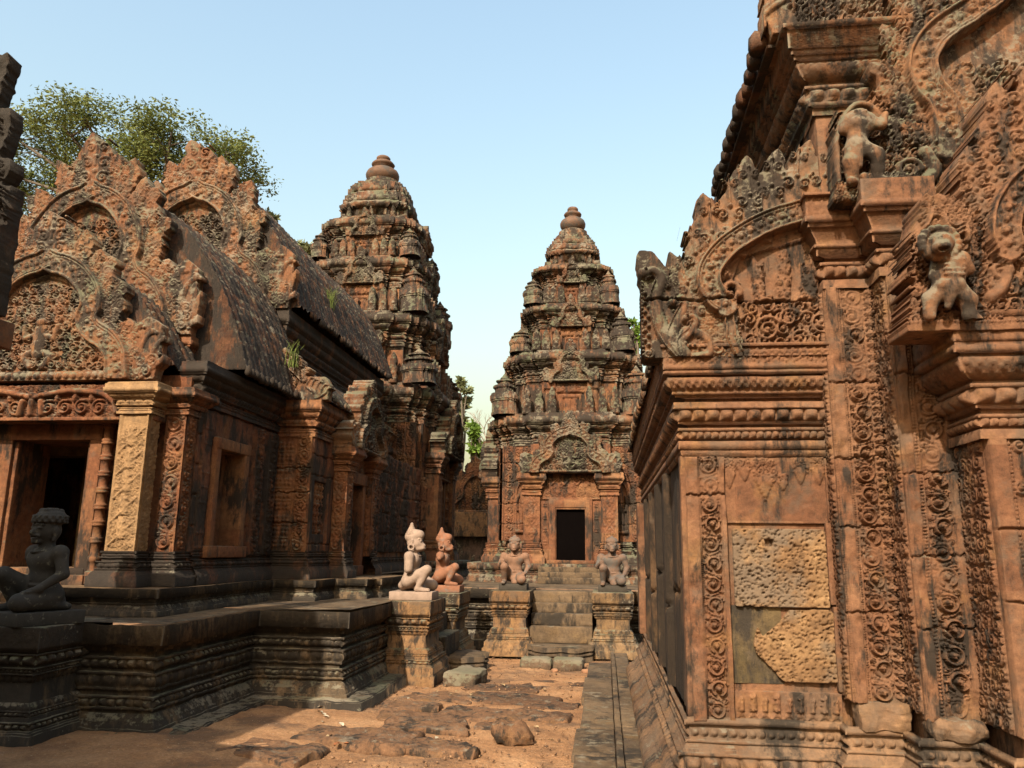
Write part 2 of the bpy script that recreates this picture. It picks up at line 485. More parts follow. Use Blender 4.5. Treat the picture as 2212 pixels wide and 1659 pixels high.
# ---- smooth sculpted bodies
class Sdf:
    def __init__(s): s.pr = []
    def cap(s, a, b, r0, r1=None, k=.02): s.pr.append(('c', np.array(a, float), np.array(b, float), r0, r0 if r1 is None else r1, k)); return s
    def ell(s, c, r, k=.02): s.pr.append(('e', np.array(c, float), np.array(r, float), 0, 0, k)); return s
    def cut(s, c, n, k=.004): s.pr.append(('x', np.array(c, float), np.array(n, float), 0, 0, k)); return s
    def hole(s, c, r, k=.006): s.pr.append(('h', np.array(c, float), np.array(r, float), 0, 0, k)); return s
    def mesh(s, lo, hi, res, nz=0.0, seed=0):
        ax = [np.arange(lo[i], hi[i]+res, res) for i in range(3)]
        G = np.stack(np.meshgrid(*ax, indexing='ij'), -1).astype(np.float32)
        D = np.full(G.shape[:3], 1.0, np.float32)
        for (t, a, b, r0, r1, k) in s.pr:
            if t == 'c':
                ab = b-a; L2 = max(ab.dot(ab), 1e-9); u = np.clip(((G-a)@ab)/L2, 0, 1)
                d = np.linalg.norm(G-a-u[..., None]*ab, axis=-1)-(r0+(r1-r0)*u)
            elif t in 'eh':
                q = (G-a)/b; l = np.linalg.norm(q, axis=-1); g = np.linalg.norm(q/b, axis=-1)
                d = l*(l-1)/np.maximum(g, 1e-6)
            else:
                n = b/np.linalg.norm(b); d = (G-a)@n
            if t in 'ce':
                h = np.clip(.5+.5*(D-d)/k, 0, 1); D = D*(1-h)+d*h-k*h*(1-h)
            elif t == 'h':
                D = np.maximum(D, -d)
            else:
                D = np.maximum(D, d)
        if nz: D = D+nz*fbm(G.reshape(-1, 3), 1/(.05), seed, 2).reshape(D.shape)
        return surface_net(D, np.array(lo), res)
def surface_net(D, lo, res):
    I = D < 0; n0, n1, n2 = D.shape
    sh = [(i, j, k) for i in (0, 1) for j in (0, 1) for k in (0, 1)]
    g = lambda A, s: A[s[0]:n0-1+s[0], s[1]:n1-1+s[1], s[2]:n2-1+s[2]]
    cnt = sum(g(I, s).astype(int) for s in sh); mix = (cnt > 0) & (cnt < 8)
    idx = -np.ones(mix.shape, int); idx[mix] = np.arange(mix.sum())
    acc = np.zeros((mix.sum(), 3)); num = np.zeros(mix.sum())
    for s in sh:
        for ax in range(3):
            if s[ax]: continue
            e = list(s); e[ax] = 1
            a = g(D, s)[mix]; b = g(D, e)[mix]; c = (a < 0) != (b < 0)
            t = np.where(c, a/np.where(np.abs(a-b) < 1e-9, 1, a-b), 0)
            p = np.array(s, float)[None, :].repeat(len(a), 0); p[:, ax] = t
            acc[c] += p[c]; num[c] += 1
    ii = np.argwhere(mix); V = lo+(ii+acc/num[:, None])*res
    Q = []
    for ax in range(3):
        b, c = (ax+1) % 3, (ax+2) % 3
        sl0 = [slice(None)]*3; sl1 = [slice(None)]*3; sl0[ax] = slice(0, -1); sl1[ax] = slice(1, None)
        A, B = I[tuple(sl0)], I[tuple(sl1)]
        for (m, flip) in ((A & ~B, False), (~A & B, True)):
            p = np.argwhere(m); p = p[(p[:, b] > 0) & (p[:, c] > 0) & (p[:, b] < D.shape[b]-1) & (p[:, c] < D.shape[c]-1)]
            def at(db, dc):
                q = p.copy(); q[:, b] -= db; q[:, c] -= dc; return idx[q[:, 0], q[:, 1], q[:, 2]]
            f = np.stack([at(1, 1), at(0, 1), at(0, 0), at(1, 0)], 1)
            Q.append(f[:, ::-1] if flip else f)
    return V, np.concatenate(Q)

# ------------------------------------------------------------------ materials
class NB:
    def __init__(s, name):
        s.m = bpy.data.materials.new(name); s.m.use_nodes = True; s.t = s.m.node_tree; s.t.nodes.clear()
        s.o = s.t.nodes.new('ShaderNodeOutputMaterial'); s.b = s.t.nodes.new('ShaderNodeBsdfPrincipled')
        s.b.inputs['Roughness'].default_value = .9; s.b.inputs['Specular IOR Level'].default_value = .18
        s.t.links.new(s.b.outputs[0], s.o.inputs[0])
        s.pos = s.n('ShaderNodeNewGeometry').outputs['Position']
    def n(s, t, **k):
        x = s.t.nodes.new(t)
        for a, v in k.items(): setattr(x, a, v)
        return x
    def l(s, a, b): s.t.links.new(a, b)
    def setv(s, sock, v):
        if hasattr(v, 'is_output') or isinstance(v, bpy.types.NodeSocket): s.l(v, sock)
        else: sock.default_value = v
    def math(s, op, a, b=0.0, c=False):
        x = s.n('ShaderNodeMath', operation=op, use_clamp=c); s.setv(x.inputs[0], a); s.setv(x.inputs[1], b); return x.outputs[0]
    def vec(s, op, a, b):
        x = s.n('ShaderNodeVectorMath', operation=op); s.setv(x.inputs[0], a); s.setv(x.inputs[1], b); return x.outputs[0]
    def noise(s, sc, det=4, rgh=.55, vec=None, off=0.0, dist=0.0):
        x = s.n('ShaderNodeTexNoise'); x.inputs['Scale'].default_value = sc; x.inputs['Detail'].default_value = det
        x.inputs['Roughness'].default_value = rgh; x.inputs['Distortion'].default_value = dist
        v = s.pos if vec is None else vec
        if off: v = s.vec('ADD', v, (off, off*.7, off*1.3))
        s.l(v, x.inputs['Vector']); return x.outputs['Fac']
    def ramp(s, f, stops):
        x = s.n('ShaderNodeValToRGB'); e = x.color_ramp.elements
        while len(e) < len(stops): e.new(.5)
        for q, (p, c) in zip(e, stops): q.position = p; q.color = (*c, 1) if len(c) == 3 else c
        s.l(f, x.inputs[0]); return x.outputs[0]
    def rng(s, f, a, b, c=0.0, d=1.0):
        x = s.n('ShaderNodeMapRange'); x.clamp = True
        s.l(f, x.inputs[0])
        for i, v in enumerate((a, b, c, d)): x.inputs[i+1].default_value = v
        return x.outputs[0]
    def mix(s, f, a, b, mode='MIX'):
        x = s.n('ShaderNodeMix', data_type='RGBA', blend_type=mode); s.setv(x.inputs['Factor'], f)
        for nm, v in (('A', a), ('B', b)):
            sk = [q for q in x.inputs if q.name == nm and q.type == 'RGBA'][0]
            if isinstance(v, tuple): sk.default_value = (*v[:3], 1)
            else: s.l(v, sk)
        return [q for q in x.outputs if q.type == 'RGBA'][0]
    def bump(s, f, st, dist, prev=None):
        x = s.n('ShaderNodeBump'); x.inputs['Strength'].default_value = st; x.inputs['Distance'].default_value = dist
        s.l(f, x.inputs['Height'])
        if prev is not None: s.l(prev, x.inputs['Normal'])
        return x.outputs[0]

def stone(name, c1, c2, c3, dark=.35, grey=.3, lich=.25, green=.5, seed=0, dk=(.030, .026, .021), bump=.5, blk=(.36, .62), streak=.5, val=1.0, ochre=(.36, .22, .07), och=.25, dsc=1.0):
    s = NB(name)
    sx = s.n('ShaderNodeSeparateXYZ'); s.l(s.pos, sx.inputs[0])
    # masonry blocks: every block has a tint of its own
    row = s.math('FLOOR', s.math('DIVIDE', sx.outputs[2], blk[0]))
    wr = s.n('ShaderNodeTexWhiteNoise', noise_dimensions='1D'); s.l(row, wr.inputs['W'])
    xy = s.math('ADD', s.math('ADD', sx.outputs[0], sx.outputs[1]), s.math('MULTIPLY', wr.outputs[0], 3.0))
    col = s.math('FLOOR', s.math('DIVIDE', xy, blk[1]))
    wb = s.n('ShaderNodeTexWhiteNoise', noise_dimensions='2D')
    cv = s.n('ShaderNodeCombineXYZ'); s.l(row, cv.inputs[0]); s.l(col, cv.inputs[1]); s.l(cv.outputs[0], wb.inputs['Vector'])
    n1 = s.noise(1.7*dsc, 6, .6, off=seed*3.1)
    f = s.math('ADD', s.math('MULTIPLY', n1, .62), s.math('MULTIPLY', wb.outputs[0], .38))
    base = s.ramp(f, [(.2, c1), (.45, c2), (.72, c3)])
    # ochre / yellowed blocks
    base = s.mix(s.math('MULTIPLY', s.rng(s.noise(2.3*dsc, 5, .6, off=seed+31), .54, .70), och), base, ochre)
    # fine grain
    g = s.noise(34, 6, .7, off=seed)
    base = s.mix(1.0, base, s.ramp(g, [(.25, (.72, .72, .72)), (.75, (1.22, 1.22, 1.22))]), 'MULTIPLY')
    # grey weather crust and mottling
    base = s.mix(1.0, base, s.ramp(s.noise(8.5*dsc, 6, .68, off=seed+17), [(.30, (.62, .62, .63)), (.70, (1.28, 1.27, 1.24))]), 'MULTIPLY')
    gt = .5+.30*(.5-grey)
    base = s.mix(s.math('MULTIPLY', s.rng(s.noise(3.1*dsc, 8, .7, off=seed+43), gt-.02, gt+.10), .62), base, (.21, .165, .125))
    # dark algae film in runs
    sv = s.vec('MULTIPLY', s.pos, (1, 1, .45))
    d1 = s.noise(2.1*dsc, 9, .70, vec=sv, off=seed+7.7, dist=.3)
    d2 = s.noise(8*dsc, 7, .7, vec=s.vec('MULTIPLY', s.pos, (1, 1, .25)), off=seed+2.2)
    dd = s.math('ADD', s.math('MULTIPLY', d1, .62), s.math('MULTIPLY', d2, .38))
    lo = .5+.25*(.5-dark)
    df = s.rng(dd, lo-.03, lo+.03)
    base = s.mix(s.math('MULTIPLY', df, .93), base, s.mix(s.noise(9, 5, .6, off=seed+5), dk, tuple(v*2.1 for v in dk)))
    # crustose lichen
    l1 = s.noise(3.4*dsc, 10, .74, off=seed+13.3); l2 = s.noise(13*dsc, 8, .7, off=seed+3.9)
    geo = s.n('ShaderNodeNewGeometry'); sn = s.n('ShaderNodeSeparateXYZ'); s.l(geo.outputs['True Normal'], sn.inputs[0])
    up = s.math('MULTIPLY', s.rng(sn.outputs[2], -.2, .9), .15)
    lf = s.math('ADD', s.math('ADD', s.math('MULTIPLY', l1, .6), s.math('MULTIPLY', l2, .4)), up)
    lt = .565+.30*(.5-lich)
    lfac = s.math('MULTIPLY', s.rng(lf, lt, lt+.055), .8)
    lc = s.mix(s.rng(s.noise(2.1, 4, .5, off=seed+21), .4, .6), (.36, .33, .26), (.22+.07*(1-green), .25, .165+.04*(1-green)))
    base = s.mix(lfac, base, lc)
    k = val*.385
    base = s.mix(1.0, base, (k*1.02, k*.91, k*.81), 'MULTIPLY')
    s.l(base, s.b.inputs['Base Color'])
    b = s.bump(s.noise(22, 8, .68, off=seed+1), bump, .02)
    b = s.bump(s.noise(110, 4, .6, off=seed+4), bump*.5, .006, b)
    s.l(b, s.b.inputs['Normal'])
    return s.m
# ------------------------------------------------------------------ stone kinds
M_lib = stone('pink_sandstone', (.24, .112, .060), (.35, .175, .096), (.44, .25, .148), dark=.33, grey=.42, lich=.05, seed=1, bump=.5, ochre=(.46, .27, .10), och=.5, val=.71, dsc=1.5)
M_libtop = stone('lichened_pink_sandstone', (.24, .115, .06), (.33, .165, .085), (.41, .225, .12), dark=.50, grey=.6, lich=.56, green=.9, seed=2, bump=.5, dsc=1.4, val=.82)
M_libbase = stone('greyed_sandstone', (.24, .14, .08), (.33, .20, .12), (.40, .26, .16), dark=.34, grey=.6, val=.85, lich=.12, green=.3, seed=3, bump=.5)
M_hall = stone('red_sandstone', (.25, .095, .045), (.34, .145, .07), (.40, .205, .10), dark=.38, lich=.26, green=.8, seed=4, bump=.45, val=.88, dsc=1.3)
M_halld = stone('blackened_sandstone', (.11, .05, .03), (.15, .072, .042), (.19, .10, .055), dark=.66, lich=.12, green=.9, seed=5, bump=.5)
M_terr = stone('algae_black_stone', (.07, .055, .038), (.14, .108, .07), (.27, .19, .115), dark=.60, lich=.36, green=.8, seed=6, bump=.6, dsc=1.5)
M_tower = stone('tower_sandstone', (.19, .09, .05), (.27, .135, .075), (.34, .19, .105), dark=.56, grey=.4, lich=.60, green=1.0, val=.86, seed=7, bump=.6, blk=(.33, .5))
M_towerl = stone('tower_wall_sandstone', (.22, .095, .05), (.32, .145, .075), (.40, .215, .11), dark=.42, lich=.16, green=1.0, val=.9, seed=8, bump=.5, blk=(.33, .5))
M_pave = stone('paving_sandstone', (.13, .095, .062), (.19, .14, .09), (.25, .185, .12), dark=.35, lich=.10, seed=9, bump=.5, blk=(5, .5))
M_ped = stone('ochre_sandstone', (.27, .155, .075), (.37, .215, .105), (.44, .27, .135), dark=.42, grey=.45, lich=.32, val=.85, dsc=1.6, green=1.0, seed=10, bump=.45, blk=(.4, 3))
M_roof = stone('brick_vault', (.07, .034, .02), (.13, .06, .032), (.21, .10, .05), dark=.60, lich=.34, green=.6, seed=11, bump=.9, blk=(.07, .2), dsc=2.2)
M_dark = stone('recess_shade_stone', (.05, .026, .018), (.08, .04, .026), (.10, .055, .035), dark=.5, lich=.0, seed=12)  # for the side doorway recess: its shade put into a dark stone colour

def laterite():
    s = NB('laterite')
    n = s.noise(5, 6, .6); c = s.ramp(n, [(.25, (.15, .090, .050)), (.5, (.27, .165, .088)), (.75, (.40, .265, .145))])
    c = s.mix(1.0, c, s.ramp(s.noise(28, 6, .75), [(.3, (.55, .52, .5)), (.7, (1.25, 1.2, 1.15))]), 'MULTIPLY')
    c = s.mix(s.math('MULTIPLY', s.rng(s.noise(2.4, 5, .6, off=4), .48, .58), .7), c, (.17, .14, .115))
    c = s.mix(1.0, c, (.46, .43, .38), 'MULTIPLY'); s.l(c, s.b.inputs['Base Color'])
    s.l(s.bump(s.noise(45, 6, .75), .6, .006), s.b.inputs['Normal']); return s.m
M_lat = laterite()

def plain(name, c, rgh=.85, var=.25, sc=14, bump=.3, spots=None):
    s = NB(name)
    n = s.noise(sc, 6, .65)
    lo = tuple(v*(1-var) for v in c); hi = tuple(min(1, v*(1+var)) for v in c)
    k = s.ramp(n, [(.3, lo), (.7, hi)])
    k = s.mix(1.0, k, (.55, .53, .49), 'MULTIPLY')
    if spots: k = s.mix(s.rng(s.noise(spots[1], 7, .7, off=3), spots[2], spots[2]+.1), k, spots[0])
    s.l(k, s.b.inputs['Base Color']); s.b.inputs['Roughness'].default_value = rgh
    s.l(s.bump(s.noise(70, 5, .6), bump, .004), s.b.inputs['Normal']); return s.m

# ================================================================== LIBRARY
lib = empty('library_building', 'carved orange sandstone library filling the right side, with half pediment, naga corner and scroll pilasters', 'temple building', (.5, 5.0, .1))
def to(o, root):
    """keep world placement under a root that is not at the origin"""
    o.parent = root; o.matrix_parent_inverse = Matrix.Translation(root.location).inverted() if root.rotation_euler.z == 0 else root.matrix_world.inverted()
    return o
class P_:            # parent helper: builds in world coordinates, then hangs below root
    def __init__(s, root): s.root = root
    def mk(s, name, V, Q, mat, **k): return to(mk(name, V, Q, mat, **k), s.root)
    def moulding(s, name, *a, **k):
        mat = a[3]; o, z = moulding(name, a[0], a[1], a[2], mat, None, **k); to(o, s.root); return o, z
    def cv(s, c, name, mat, O, fr, thick=0, jit=0, seed=0): return to(c.build(name, mat, None, O, fr[0], fr[1], fr[2], thick, jit, seed), s.root)
def sub(o, parent):
    """hang world-built mesh o below part parent (identity offset inside the same root)"""
    o.parent = parent; o.matrix_parent_inverse = Matrix.Identity(4)
    o.matrix_parent_inverse = (Matrix.Translation(parent.parent.location) if parent.parent else Matrix.Identity(4)).inverted() @ Matrix.Identity(4)
    return o
L_ = P_(lib)

lib_plan = [(.5, 10.4), (.5, 5.0), (1.36, 5.0), (1.36, 4.88), (1.66, 4.88), (1.66, 4.65), (1.95, 4.65), (1.95, 4.28), (3.6, 4.28)]
P_libbase = [('f', .05, .27), ('f', .02, .25), ('o', .13, .25, .18, .11, .014), ('f', .018, .165), ('f', .018, .15), ('c', .055, .145, .09), ('f', .018, .105), ('b', .085, .085, .105), ('f', .016, .10), ('f', .016, .075), ('c', .03, .065, .045), ('f', .014, .055), ('f', .016, .03), ('b', .048, .03, .055), ('f', .02, .03), ('f', .028, .055), ('f', .012, .035)]
L_.moulding('base_moulding', lib_plan, P_libbase, .08, M_libbase, seg=.009, amp=.004, seed=1)
zb = .08+sum(e[1] for e in P_libbase)
# --- wall behind everything
V, Q = join([rbox(.56, 5.02, .1, 3.6, 10.3, 2.9, seg=.5, amp=0), rbox(1.45, 4.98, 2.2, 3.6, 10.3, 5.0, seg=.5, amp=0), rbox(1.7, 4.75, .1, 3.6, 5.1, 3.7, seg=.5, amp=0), rbox(2.0, 4.36, .1, 3.6, 4.8, 2.82, seg=.5, amp=0)])[:2]
L_.mk('wall_core', V, Q, M_lib)

# --- aisle front: scroll pilaster at the corner
RES = .006
def strip(c, x0, x1, ya, yb, kind, h, b=0.0, seed=0):
    if kind == 'plain': c.rect(x0, ya, x1, yb, b+h)
    elif kind == 'beads': c.beads(((x0+x1)/2, ya), ((x0+x1)/2, yb), (x1-x0)*.5, h, b)
    elif kind == 'scroll': c.rinceau((x0+x1)/2, (x1-x0)/2, ya, yb, h, b, seed)
    elif kind == 'loz': c.lozenge((x0+x1)/2, (x1-x0)/2, ya, yb, h, b)
    elif kind == 'leafy': c.foliage(x0, ya, x1, yb, (x1-x0)*.42, h, b, random.Random(seed))
def pilaster(P, name, mat, x0, x1, za, zb_, Y, lay, res=RES, joints=(), seed=0, jit=.002, thick=.06):
    c = Cv(0, 0, x1-x0, zb_-za, res)
    for (a, b2, kind, h, b) in lay: strip(c, a*(x1-x0), b2*(x1-x0), .0, zb_-za, kind, h, b, seed)
    c.H *= 1.45; Xw, Yw = np.meshgrid(c.x, c.y); c.H *= np.clip(.85+1.5*fbm(np.stack([Xw.ravel()+x0*5, Yw.ravel(), 0*Xw.ravel()+seed], 1), 4.5, seed, 3), .22, 1.0).reshape(c.H.shape)
    for i, z in enumerate(joints): c.groove((0, z-za), (x1-x0, z-za+.01), .008, .03, seed+i)
    c.noise(.004, 9, seed)
    c.noise(.002, 40, seed)
    return P.cv(c, name, mat, (x0, Y, za), FYN, thick, jit, seed)
pilaster(L_, 'corner_pilaster', M_lib, .5, .735, zb-.02, 2.19, 4.985, [(0, .32, 'plain', .03, 0), (.32, .37, 'beads', .02, .008), (.37, .86, 'scroll', .032, 0), (.88, 1, 'plain', .028, 0)], joints=(1.95,), seed=3)
# panel: smooth block with pendants
def panel():
    c = Cv(0, 0, .60, .40, RES, True)
    c.H += .012
    for i, (x, s) in enumerate([(.025, .8), (.12, .62), (.235, 1.15), (.345, .45), (.45, .7), (.56, .7)]):
        w2 = .055*s; top = .395 if s > .5 else .30
        c.foliage(x-w2, top-.13*s, x+w2, top, .026*s+.006, .016, .012, random.Random(i))
        for k in range(5):
            t = k/4; c.dome(x, top-.12*s-.10*s*t, w2*(.75-.6*t), .016, .012)
            c.dome(x-w2*(.7-.6*t), top-.12*s-.08*s*t, .012, .014, .012); c.dome(x+w2*(.7-.6*t), top-.12*s-.08*s*t, .012, .014, .012)
        c.rect(x-w2*.7, top-.135*s, x+w2*.7, top-.12*s, .026)
    c.noise(.006, 6, 4); c.noise(.0015, 40, 4)
    L_.cv(c, 'pendant_panel', M_lib, (.742, 5.01, 1.785), FYN, .05)
panel()
def lat_block(x0, z0, w_, h_, seed, cutc=False):
    c = Cv(0, 0, w_, h_, RES, False)
    rr = random.Random(seed); pts = []
    n = 40
    for i in range(n):
        t = i/n*4
        a = t % 1
        p = [(a*w_, 0), (w_, a*h_), (w_-a*w_, h_), (0, h_-a*h_)][int(t)]
        pts.append((min(w_-.004, max(.004, p[0]+rr.uniform(-.007, .007))), min(h_-.004, max(.004, p[1]+rr.uniform(-.007, .007)))))
    if cutc:
        pts = [(.22, .01), (.34, 0.012), (w_-.01, .006), (w_-.004, h_-.03), (w_-.03, h_-.004), (.28, h_-.006), (.22, h_-.08), (.12, h_-.16), (.095, .33), (.06, .22), (.075, .16), (.14, .10)]
    c.poly(pts, .02)
    for i in range(int(800*w_*h_/.3)):
        x, y, r = rr.uniform(0, w_), rr.uniform(0, h_), rr.uniform(.004, .008)*(1.8 if rr.random() < .06 else 1)
        r *= .9; W = c.win(x-r*1.6, y-r, x+r*1.6, y+r)
        if W is None: continue
        q = ((W[2]-x)/(1.2*r))**2+((W[3]-y)/r)**2; m = q < 1
        c.H[W[0], W[1]][m] -= .016*np.sqrt(1-q[m])
    c.noise(.012, 5, seed, 3); c.noise(.004, 26, seed+1, 3)
    if not cutc: W = c.win(.20, .36, .235, .395); c.H[W[0], W[1]] -= .05
    L_.cv(c, 'laterite_block', M_lat, (x0, 5.0, z0), FYN, .06)
    return c
lat_block(.765, 1.29, .555, .47, 5)
lat_block(.80, .865, .545, .425, 6, True)
c = Cv(0, 0, .30, .44, .01); c.noise(.008, 8, 3)
L_.cv(c, 'mossy_infill', stone('mossy_infill', (.09, .07, .035), (.14, .11, .055), (.20, .15, .08), dark=.5, lich=.05, seed=14, streak=1), (.735, 5.012, .86), FYN)
c = Cv(0, 0, .60, .155, RES)
c.H += .012
for i in range(9):
    x = .035+i*.066; s = 1 if i % 2 else .8
    c.leaf(x, .045, 0, 1, .10*s, .026*s, .04, .012, 2); c.rect(x-.014, .035, x+.014, .052, .024); c.tube([(x-.03, .006), (x-.012, .03), (x, .036), (x+.012, .03), (x+.03, .006)], .006, .012, .012)
    c.spiral(x-.017, .02, .014, 0, 1, 1, .005, .01, .012); c.spiral(x+.017, .02, .014, 3, -1, 1, .005, .01, .012)
c.noise(.004, 9, 5)
L_.cv(c, 'lotus_frieze', M_lib, (.742, 5.0, zb-.01), FYN, .05)
V, Q = join([rbox(1.325, 4.965, .83, 1.365, 5.05, 1.30, seg=.03, amp=.004, bev=.006), rbox(1.315, 4.975, 1.31, 1.352, 5.05, 1.79, seg=.03, amp=.004, bev=.006), rbox(1.335, 4.985, 1.80, 1.362, 5.05, 2.18, seg=.03, amp=.004, bev=.006)])[:2]
L_.mk('panel_edge', V, Q, M_lib)
# pilaster A with lozenge strip
layA = [(.0, .045, 'beads', .012, .0), (.05, .26, 'plain', .032, 0), (.265, .31, 'beads', .018, .01), (.32, .36, 'plain', .02, 0), (.36, .78, 'scroll', .034, 0), (.80, 1.0, 'loz', .02, .02)]
oA = pilaster(L_, 'scroll_pilaster', M_lib, 1.365, 1.66, .80, 3.22, 4.865, layA, joints=(1.28, 1.76, 2.16, 2.62), seed=8)
layB = [(.0, .04, 'beads', .012, .0), (.045, .23, 'plain', .034, 0), (.235, .30, 'beads', .02, .01), (.31, .35, 'plain', .02, 0), (.36, .82, 'scroll', .036, 0), (.84, 1.0, 'plain', .03, 0)]
pilaster(L_, 'scroll_pilaster', M_lib, 1.665, 1.95, .755, 3.3, 4.635, layB, joints=(1.22, 1.60, 2.05, 2.62), seed=12)
V, Q = rbox(1.37, 4.80, zb-.03, 1.66, 4.98, .815, seg=.012, amp=.032, bev=.05, seed=4, sc=11); L_.mk('broken_foot', V, Q, M_libbase)
V, Q = rbox(1.67, 4.57, zb-.03, 1.94, 4.75, .775, seg=.012, amp=.032, bev=.05, seed=6, sc=11); L_.mk('broken_foot', V, Q, M_libbase)
# carved returns (seen obliquely)
for (x, ya, yb, z0, z1, sd) in ((1.36, 4.88, 5.0, .8, 3.2, 1), (1.66, 4.65, 4.88, .78, 3.3, 2), (1.945, 4.3, 4.65, .76, 2.2, 3)):
    c = Cv(0, 0, yb-ya, z1-z0, RES); c.foliage(.0, 0, yb-ya, z1-z0, .055, .018, 0, random.Random(sd)); c.noise(.004, 9, sd)
    L_.cv(c, 'carved_reveal', M_lib, (x, yb, z0), FXN, .02)
# porch pilaster C
c = Cv(0, 0, 1.2, 1.45, RES)
c.rect(0, 0, .085, 1.45, .03); c.beads((.10, 0), (.10, 1.45), .010, .012, .01)
for k in range(5):
    for m in range(4):
        x, y = .26+.28*m+(.14 if k % 2 else 0), .12+k*.29
        for sdx in (-1, 1):
            c.tube(cr([(x, y+.20), (x+sdx*.085, y+.09), (x+sdx*.10, y-.02), (x+sdx*.03, y-.10), (x, y-.13)], 4), .013, .03)
            c.tube(cr([(x, y+.12), (x+sdx*.05, y+.05), (x+sdx*.04, y-.03), (x, y-.05)], 4), .010, .024)
            c.spiral(x+sdx*.11, y+.12, .04, .5, sdx, 1.2, .010, .022); c.spiral(x+sdx*.12, y-.10, .035, 2, -sdx, 1.2, .010, .022)
        c.dome(x, y, .028, .03); c.dome(x, y+.06, .02, .026); c.leaf(x, y+.07, 0, 1, .10, .03, .02, .0, 2)
for z in (.62, .98): c.groove((0, z), (1.2, z), .008, .03, int(z*9))
c.noise(.005, 8, 3)
L_.cv(c, 'porch_pilaster', M_lib, (1.95, 4.262, .76), FYN, .05)
# side wall with vertical runs and stepped joints
c = Cv(0, 0, 5.2, 1.55, .02)
X, Y = np.meshgrid(c.x, c.y)
P = np.stack([X.ravel(), Y.ravel()*.16, 0*X.ravel()], 1)
c.H += .012*fbm(P, 8, 3, 4).reshape(c.H.shape)
for x in (.9, 1.9, 2.9, 3.9): c.rect(x, 0, x+.14, 1.55, .05)
for k in range(9): c.groove((k*.58, .55+.12*(k % 3)), (k*.58+.58, .55+.12*(k % 3)+.02), .03, .05, k)
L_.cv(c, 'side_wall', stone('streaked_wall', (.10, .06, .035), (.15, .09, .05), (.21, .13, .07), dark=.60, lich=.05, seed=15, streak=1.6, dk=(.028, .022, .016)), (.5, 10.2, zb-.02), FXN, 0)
L_.mk('edge_pilaster', *rbox(.47, 4.99, zb-.01, .53, 5.10, 2.2, seg=.06, amp=.004), M_lib)
L_.mk('edge_pilaster', *rbox(.40, 9.9, zb-.02, .56, 10.25, 2.2, seg=.06, amp=.005), M_lib)
# aisle cornice
ais = [(.5, 10.35), (.5, 5.0), (1.40, 5.0)]
P_ais = [('o', .045, .01, .02, .04, .006), ('f', .05, .035), ('f', .015, -.01), ('b', .05, .018, .045), ('f', .018, .035), ('f', .028, -.03), ('f', .014, .035), ('b', .075, .04, .085), ('f', .012, .065), ('f', .03, .06), ('f', .035, -.015), ('f', .014, .05), ('f', .016, .07), ('o', .085, .06, .10, .09, .026), ('f', .02, .06), ('f', .016, .125), ('f', .012, .115), ('f', .03, .125), ('d', .105, .120, .15, .022), ('f', .018, .13)]
L_.moulding('aisle_cornice', ais, P_ais, 2.19, M_lib, seg=.007, amp=.003, seed=5)
V, Q = rbox(.36, 4.85, 2.86, 1.5, 10.4, 2.885, seg=.4, amp=.0)
L_.mk('cornice_slab', V, Q, M_lib)
# half vault over the aisle
def vault(prof, y0, y1, sy, amp=.012, seed=0, axis=None):
    """prof: list of (x,z) from eave up"""
    n = max(2, int((y1-y0)/sy)); ys = np.linspace(y0, y1, n)
    V = np.array([[(x, y, z) for y in ys] for (x, z) in prof]).reshape(-1, 3)
    return rough(V, amp, 6, seed), grid_faces(len(prof), n)
pr = cr([(.34, 2.87), (.50, 3.16), (.78, 3.42), (1.1, 3.58), (1.45, 3.66)], 6)
V, Q = vault(pr, 5.02, 10.3, .12, .014, 3)
L_.mk('aisle_roof', V, Q, M_roof)
def buds(root, x, z, y0, y1, step, s, mat, seed=0, name='tile_end'):
    rr = random.Random(seed)
    pf = [(0.001, .0), (.5*s, .05*s), (.62*s, .45*s), (.52*s, .85*s), (.3*s, 1.15*s), (.02*s, 1.4*s)]
    V, Q = lathe(pf, 8); V[:, 0] *= .7; V = rough(V, .16*s, 1.2/s, seed)
    b0 = None; y = y0
    while y < y1:
        if rr.random() < .92:
            if b0 is None: o = b0 = mk(name, V, Q, mat)
            else: o = b0.copy(); C.objects.link(o)
            k = rr.uniform(.85, 1.15)
            o.parent = root; o.matrix_parent_inverse = Matrix.Translation(root.location).inverted()
            o.location = (x+rr.uniform(-.01, .01), y, z+rr.uniform(-.01, .01)); o.scale = (k, k, k); o.rotation_euler = (rr.uniform(-.15, .15), rr.uniform(-.15, .15), rr.uniform(-.3, .3))
        y += step
buds(lib, .34, 2.87, 5.3, 10.3, .13, .085, M_libtop, 3)
